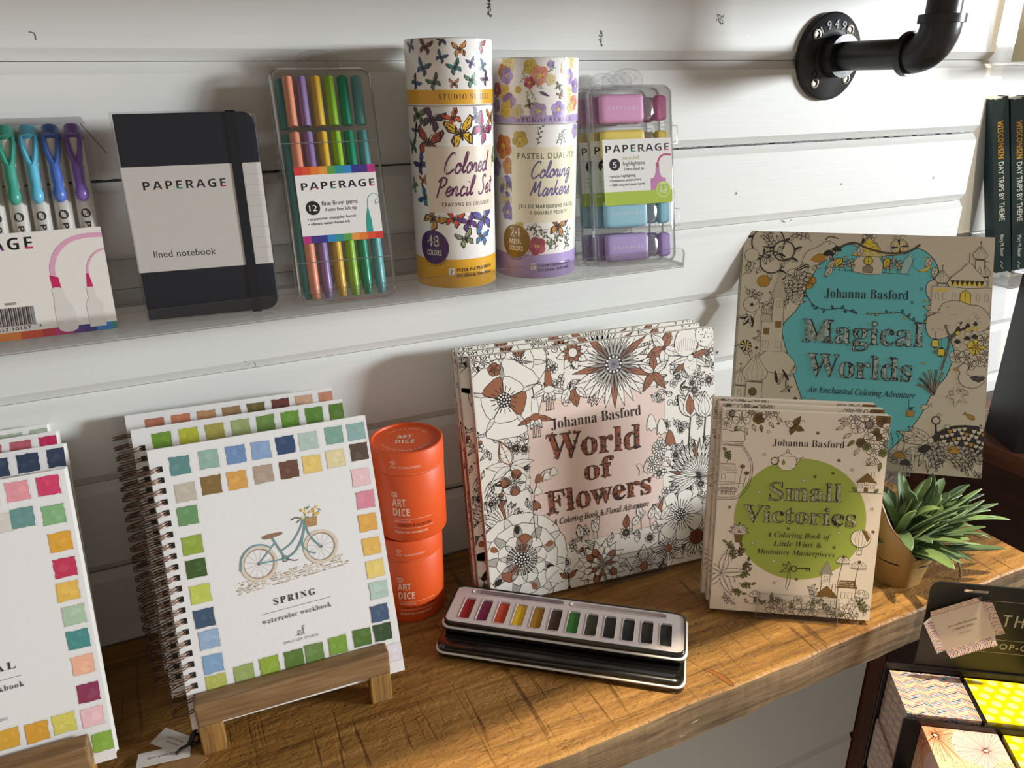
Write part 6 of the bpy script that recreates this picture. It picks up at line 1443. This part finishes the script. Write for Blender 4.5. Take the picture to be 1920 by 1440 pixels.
for k in range(6):
    f = k/5; rg = []
    for i in range(n):
        a = 2*pi*i/n; lo = .024+.012*sin(a-R(200))*.5+.0008*sin(23*a)+.0006*sin(41*a); z = lo+(wrap_h(a)*.98-lo)*f; rr = wrap_r(a, max(0, z))+.0012*(1-.5*f); rg.append((rr*cos(a), rr*sin(a), z))
    rings.append(rg)
mb.loft(rings, cap0=False, cap1=False); mb.build('paper_cuff', WRAP, t, smooth=True)
mb = MB(); 
for i in range(2):               # pleat of paper at the front right
    a = R(-48+i*16); b = R(-40+i*14)
    P = [(wrap_r(a, 0)*cos(a), wrap_r(a, 0)*sin(a), .0005), (wrap_r(a, .03)*cos(a)*1.03, wrap_r(a, .03)*sin(a)*1.03, .024), (wrap_r(b, .04)*cos(b)*1.12, wrap_r(b, .04)*sin(b)*1.12, .036), (wrap_r(b, .02)*cos(b)*1.1, wrap_r(b, .02)*sin(b)*1.1, .016), (wrap_r(b, 0)*cos(b)*1.04, wrap_r(b, 0)*sin(b)*1.04, .0005)]
    c_ = [(x*.93, y*.93, z) for x, y, z in P]; mb.loft([P, c_])
mb.build('paper_pleat', WRAP, t)
mb = MB(); mb.lathe([(.0001, .030), (.029, .030), (.029, .0285), (.0001, .0285)], 32); mb.build('soil', mat('dark_soil', '#15110d', .9, bump=.8, bscale=300), t)
mb = MB(); ring = [(wrap_r(a, .030)*1.05*cos(a), wrap_r(a, .030)*1.05*sin(a), .0305+.002*sin(a-R(200))) for a in [2*pi*i/48 for i in range(48)]]; 
ka = R(-38); kx, ky, kz = wrap_r(ka, .03)*1.14*cos(ka), wrap_r(ka, .03)*1.14*sin(ka), .032
r2 = random.Random(3)
for k in range(3): mb.tube(smooth_pts([(kx+r2.uniform(-.004, .004), ky+r2.uniform(-.003, .003), kz+r2.uniform(-.004, .004)) for _ in range(7)], 4), .0011, 6)
for ph in (0, pi):
    def strand(P): 
        Q = smooth_pts(P, 10); return [(x+.0008*cos(i*.9+ph), y+.0008*sin(i*.9+ph), z+.0007*sin(i*.9+ph)) for i, (x, y, z) in enumerate(Q)]
    mb.tube(strand([(kx, ky, kz), (kx+.012, ky-.004, kz-.002), (kx+.022, ky-.006, kz-.009), (kx+.026, ky-.010, kz-.019), (kx+.0265, ky-.013, kz-.0305)]), .0009, 6)
    mb.tube(strand([(kx, ky, kz), (kx-.008, ky-.005, kz+.005), (kx-.014, ky-.004, kz+.012), (kx-.019, ky-.001, kz+.017)]), .0009, 6)
for k in range(40):
    a = [r2.gauss(0, 1) for _ in range(3)]; l = .006/math.sqrt(sum(x*x for x in a)); mb.tube([(kx, ky, kz), (kx+a[0]*l, ky+a[1]*l, kz+a[2]*l)], .00012, 4)
mb.build('twine', TW, t, smooth=True)
mb = MB(); r2 = random.Random(12)
def blade(base, d, ln, w, bend, col, roll):
    d = Vector(d).normalized(); sd = d.cross(Vector((0, 0, 1))); sd = sd.normalized() if sd.length > .1 else Vector((1, 0, 0)); up = sd.cross(d); sd = (sd*cos(roll)+up*sin(roll)); up = sd.cross(d); N = 12; V = []
    for i in range(N+1):
        s = i/N; p = Vector(base)+d*ln*s+Vector((0, 0, -1))*bend*ln*s*s; h = w*.5*min(1, (s*2.4+.18))*math.sqrt(max(0, 1-max(0, (s-.55)/.45)**2.2)) if s < .999 else 0.0002
        for q, lift in ((-1, .22), (-.5, .06), (0, -.02), (.5, .06), (1, .22)): V.append(tuple(p+sd*h*q+up*h*lift*1.1+up*.0011))
        for q, lift in ((1, .22), (.5, .06), (0, -.02), (-.5, .06), (-1, .22)): V.append(tuple(p+sd*h*q+up*h*lift*1.1))
    F = []
    for i in range(N):
        for j in range(10): a = i*10+j; b = i*10+(j+1) % 10; F.append((a, b, b+10, a+10))
    F.append(tuple(range(9, -1, -1))); F.append(tuple(N*10+j for j in range(10)))
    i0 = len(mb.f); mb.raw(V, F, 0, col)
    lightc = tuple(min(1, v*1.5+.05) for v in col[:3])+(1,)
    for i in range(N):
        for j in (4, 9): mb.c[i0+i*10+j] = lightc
for k in range(132):
    ph = r2.uniform(0, 2*pi); el = r2.uniform(.12, 1.45); f = r2.random()
    d = [cos(ph)*cos(el), sin(ph)*cos(el), sin(el)]
    d = [d[0]+(.30 if k % 3 == 0 else .66), d[1]-.08, d[2]*.85+.06]         # the whole tuft leans to the right
    g = r2.uniform(.8, 1.15); c = lin(r2.choice(['#557040', '#67854a', '#48633a', '#7a9655', '#526e42', '#62804f'])); c = (c[0]*g, c[1]*g, c[2]*g, 1)
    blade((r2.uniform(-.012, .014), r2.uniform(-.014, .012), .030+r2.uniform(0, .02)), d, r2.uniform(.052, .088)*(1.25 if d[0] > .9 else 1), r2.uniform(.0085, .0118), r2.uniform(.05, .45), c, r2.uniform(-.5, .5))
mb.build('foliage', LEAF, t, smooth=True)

# ================================================================ CARD DISPLAY AT THE LOWER RIGHT
DO = Vector((.5477, -.2883, -.0462)); DM = Matrix.Translation(DO) @ Matrix.Rotation(R(-34.2), 4, 'Z')
t = thing('card_display', 'black counter display of little card boxes with a header lettered TH, at the lower right', 'display', DM @ Matrix.Translation((0, 0, -.33)))
DZ = .33
mb = MB()                         # stepped tray; local z is measured from the floor of the display
def dbox(a, b): mb.box((a[0], a[1], a[2]+DZ), (b[0], b[1], b[2]+DZ))
dbox((-.0035, .0012, -.33), (.270, .0030, .0068))
for x in (.0612, .1256, .1905, .2550): dbox((x-.0004, -.0560, -.33), (x+.0006, .0011, .0015 if x > 0 else -.004))
dbox((-.0032, -.0562, -.33), (.270, -.0548, -.0025))
for x in (.0740, .1390, .2040, .2690): dbox((x-.0004, -.1130, -.33), (x+.0006, -.0563, -.0110))
dbox((.0085, -.1150, -.33), (.270, -.1131, -.012))
dbox((-.0032, -.1150, -.33), (.270, .0029, -.318))
mb.build('tray', BLK, t)
HEADM = print_mat('header_card', .4)
mb = MB()
K0 = lin('#121110'); y0, y1 = .0032, .0048; HR = .262
def hf(y, rev):                    # front face built round the hand slot
    polys = [[(.0222, -.07), (.0476, -.07), (.0476, .0993), (.0275, .0993), (.0226, .0972), (.0205, .0923)], [(.0476, -.07), (.0680, -.07), (.0680, .0905), (.0476, .0905)], [(.0476, .0940), (.0680, .0940), (.0680, .0993), (.0476, .0993)], [(.0680, -.07), (HR, -.07), (HR, .0923), (HR-.002, .0972), (HR-.007, .0993), (.0680, .0993)]]
    for P_ in polys: mb.face([(x, y, z+DZ) for x, z in (reversed(P_) if rev else P_)], 0, K0)
hf(y0, False); hf(y1, True)
O = [(.0222, -.07), (.0205, .0923), (.0226, .0972), (.0275, .0993), (HR-.007, .0993), (HR-.002, .0972), (HR, .0923), (HR, -.07)]
for i in range(len(O)-1): a, b = O[i], O[i+1]; mb.face([(a[0], y0, a[1]+DZ), (a[0], y1, a[1]+DZ), (b[0], y1, b[1]+DZ), (b[0], y0, b[1]+DZ)], 0, K0)
for a, b in (((.0476, .0905), (.0680, .0905)), ((.0680, .0905), (.0680, .0940)), ((.0680, .0940), (.0476, .0940)), ((.0476, .0940), (.0476, .0905))): mb.face([(a[0], y0, a[1]+DZ), (b[0], y0, b[1]+DZ), (b[0], y1, b[1]+DZ), (a[0], y1, a[1]+DZ)], 0, K0)
A = Art(mb, lambda u, v, z: (u*.001, y0-z, v*.001+DZ)); GL = '#b9b29a'
A.stroke([(72.4, 29), (74.6, 84.4), (215, 84.4)], .55, lin('#9a9786')); A.stroke([(215, 29), (72.4, 29), (74.4, 43.4), (215, 43.4)], .55, lin('#9a9786')); A.up()
A.text('THOUGHTFULLS', (84.4, 57.8), (208, 57.8), 13.4, 'bold', GL, 1.2, -.02); A.text('POP-OPEN CARDS', (82.6, 33.4), (166, 33.4), 6.0, 'sans', GL, 1.25, .01)
mb.build('header', HEADM, t)
def card_box(label, x, y, z, draw, paper, hgt=.058):
    M = DM @ Matrix.Translation((x, y, z)); t = thing('card_box', label, 'card box', M @ Matrix.Translation((0, 0, -hgt)), 'little boxes of cards in the black display')
    mb = MB(); c = lin(paper); P = [(0, 0), (.060, 0), (.060, hgt-.0035), (.0590, hgt-.0008), (.0575, hgt), (.0025, hgt), (.0010, hgt-.0008), (0, hgt-.0035)]
    w, d = .0602, .0518; mb.box((0, -d, 0), (w, 0, hgt), 0, c)
    draw(Art(mb, lambda u, v, q: (u*.001, -d+v*.001, hgt+q), (0.1, .1, w*1000-.1, d*1000-.1)), w*1000, d*1000)
    draw(Art(mb, lambda u, v, q: (-q, -u*.001, v*.001), (.1, .1, d*1000-.1, hgt*1000-.1)), d*1000, hgt*1000)
    draw(Art(mb, lambda u, v, q: (u*.001, -d-q, v*.001), (.1, .1, w*1000-.1, hgt*1000-.1)), w*1000, hgt*1000)
    mb.build('box', PGLOSS, t); return t
def herring(A, w, h):
    r = random.Random(7); cols = ['#2b3350', '#c9745c', '#d9b06a', '#d98a5a', '#5f8fae', '#c98f9a', '#e0c48a', '#b5606a']
    n = 7; cw = w/n*1.0
    for i in range(n+1):
        for j in range(-4, int(h/1.75)+6):
            y = j*1.75; dy = cw*.42*(1 if i % 2 else -1); A.stroke([(i*cw, y-dy/2), ((i+1)*cw-.35, y+dy/2)], .95, lin(cols[(j*3+i*5+(j//4)) % 8]))
def dots(A, w, h):
    for i in range(-1, 8):
        for j in range(-1, 8): A.disc(i*13.0+(j % 2)*6.5+3, j*8.6+5, 4.3, '#efe08f', 20, 3.3)
def firework(A, w, h):
    r = random.Random(4)
    for cx, cy, R_, c, n in ((8, h-9, 27, '#e77b52', 60), (44, h-20, 26, '#eba9a0', 44), (22, 2, 18, '#e9a873', 40), (58, 6, 18, '#e59a96', 36)):
        A.disc(cx, cy, R_*.98, '#f2c9a4' if n != 44 else '#efc9bf', 26); A.up()
        for k in range(n):
            a = 2*pi*k/n+r.uniform(-.04, .04); l = R_*r.uniform(.7, 1); A.stroke([(cx+R_*.06*cos(a), cy+R_*.06*sin(a)), (cx+l*cos(a), cy+l*sin(a))], r.uniform(.3, .9), lin(c))
            if k % 2: A.disc(cx+l*cos(a), cy+l*sin(a), .5, '#8a5a5a', 6)
        A.up()
        for k in range(26): A.disc(cx+r.gauss(0, R_*.12), cy+r.gauss(0, R_*.12), .5, '#f6dcae' if n == 60 else '#f0d2c6', 6)
        A.up()
card_box('card box with multicoloured herringbone stripes, back row of the black display', 0, 0, 0, herring, '#e9e2da')
card_box('second herringbone striped card box, directly under the upper one', -.0022, -.001, -.0585, herring, '#e9e2da', .058)
card_box('yellow card box with pale polka dots, back row of the black display', .0644, 0, 0, dots, '#e6cc08')
card_box('peach card box with firework flowers, front row of the black display', .0118, -.0566, -.0080, firework, '#f0c4a0')
card_box('yellow card box with pale polka dots, front row of the black display', .0766, -.0566, -.0080, dots, '#e6cc08')
t = thing('message_card', 'little open card with striped flaps leaning on the black header', 'card', DM @ Matrix.Translation((.0504, -.0035, .0594)) @ Matrix.Rotation(R(-4), 4, 'X') @ Matrix.Rotation(R(-28), 4, 'Y'))
def flap(nm, P, herr=True):
    mb = MB(); c = lin('#e6dcd6'); F = [(x*.001, y*.001, z*.001) for x, y, z in P]; mb.face(F, 0, c); mb.face([(x, y+.0003, z) for x, y, z in reversed(F)], 0, c)
    o, u_, v_ = Vector(F[0]), Vector(F[1])-Vector(F[0]), Vector(F[-1])-Vector(F[0]); wu, hv = u_.length*1000, v_.length*1000; ax, ay = u_.normalized(), v_.normalized(); nn = ax.cross(ay).normalized()
    A = Art(mb, lambda a, b, q: tuple(o+ax*a*.001+ay*b*.001+nn*q), (.1, .1, wu-.1, hv-.1)); r = random.Random(2); cols = ['#7a2c34', '#c9765c', '#2b2d40', '#d9a06a', '#b04a55', '#5a7a8e']
    if herr:
        vert = hv > wu
        for k in range(60):
            if vert: A.stroke([(0, k*1.5-8), (wu/2, k*1.5-6.4), (wu, k*1.5-8)], .62, lin(cols[k % 6]))
            else: A.stroke([(k*1.6-8, 0), (k*1.6-4, hv/2), (k*1.6-8, hv)], .66, lin(cols[k % 6]))
    mb.build(nm, PPAPER, t)
mb = MB(); mb.box((-.0214, 0, -.0185), (.0214, .0003, .0185), 0, lin('#d9cbbd')); A = Art(mb, lambda u, v, z: (u*.001, -z, v*.001))
A.text('...you make the world', (-13, 3.2), 26, 2.0, 'sans', '#5d5248', 1, .01); A.text('a happier place.', (-9.2, -1.2), 18.6, 2.0, 'sans', '#5d5248', 1, .01); A.text('UNKNOWN', (-5.6, -6.6), 11.4, 1.4, 'sans', '#8a7f74'); mb.build('panel', PPAPER, t)
flap('side_flap', [(-29, -3, -17.0), (-21.4, 0, -18.5), (-21.4, 0, 18.5), (-29, -3, 17.0)])
flap('side_flap', [(21.4, 0, -18.5), (29, -3, -17.0), (29, -3, 17.0), (21.4, 0, 18.5)])
flap('top_flap', [(-21.4, 0, 18.5), (21.4, 0, 18.5), (19, -3, 26), (-20, -3, 26)])
flap('bottom_flap', [(-20, -3, -26), (19, -3, -26), (21.4, 0, -18.5), (-21.4, 0, -18.5)])

# ================================================================ BOOKS ON THE RIGHT HAND LEDGES
def shelf_book(label, M, w, h, d, paper, draw, group):
    t = thing('book', label, 'book', M, group); c = lin(paper)
    mb = MB(); mb.box((0, 0, 0), (w, .0006, h), 0, c); draw(Art(mb, flat_map, (0, 0, w*1000, h*1000))); mb.build('spine', PPAPER, t)
    mb = MB(); mb.box((0, .0006, 0), (.0006, d, h), 0, c); mb.box((w-.0006, .0006, 0), (w, d, h), 0, c); mb.build('cover', PPAPER, t)
    mb = MB(); mb.box((.0007, .0007, .0008), (w-.0007, d-.002, h-.0008)); mb.build('page_block', PAPERC, t)
    return t
def wis(A):
    A.text('WISCONSIN', (6.2, 193), (6.21, 147), 6.2, 'bold', '#c08f2c', 1.0, .01); A.text('DAY TRIPS BY THEME', (6.2, 143), (6.21, 68), 6.0, 'sans', '#c9cfcf', 1.0, .01)
    A.text('Mary M. Bauer', (6.8, 50), (6.81, 21), 4.2, 'sans', '#b9c0c0', 1.0, .01); A.stroke([(6.5, 15), (9, 12), (6.6, 9), (9.4, 4)], 1.2, lin('#9aa2a2')); A.up(); A.rect(3, 219, 12, 221, '#b9c0c0')
gb = None
for k, w_ in enumerate(('leftmost', 'second', 'third', 'fourth')):
    M = Matrix.Translation((.9905+.0170*k, -.022-.0115*k, .2225)) @ Matrix.Rotation(R(-34), 4, 'Z') @ Matrix.Rotation(R(-13+.3*k), 4, 'Y')
    lab = f'dark green guidebook with gold spine lettering, {w_} from the left on the right ledge'
    G_ = 'dark green guidebooks on the right ledge'
    if gb: copy_tree(gb, M, lab)
    else: gb = shelf_book(lab, M, .0188, .2205, .030, '#0f2a2e', wis, G_)
def reb(A):
    A.rect(13, 26, 30, 120, '#d8a23a'); A.poly([(9, 20), (14, 34), (18, 24)], '#d8a23a'); A.up(); A.text('REBECCA ANDERSON', (5.0, 92), (5.01, 24), 4.6, 'bold', '#3a352c', 1.05, -.01)
    A.disc(9, 9, 2.8, '#cf5b3c', 12, 3.4); A.up(); A.poly(A.petal(10.5, 12, R(40), 0, 3, 1.6, 'point', 5), '#5d7a3f'); A.up()
pb = None
for k in range(2):
    M = Matrix.Translation((.9460+.026*k, -.026-.018*k, .4795)) @ Matrix.Rotation(R(-34), 4, 'Z'); lab = ('cream paperback with an orange patch and author name on its spine, top right', 'second cream paperback cut off by the right edge, top right')[k]
    if pb: copy_tree(pb, M, lab)
    else: pb = shelf_book(lab, M, .0300, .2000, .034, '#cfc4a4', reb, 'cream paperbacks on the upper right ledge')
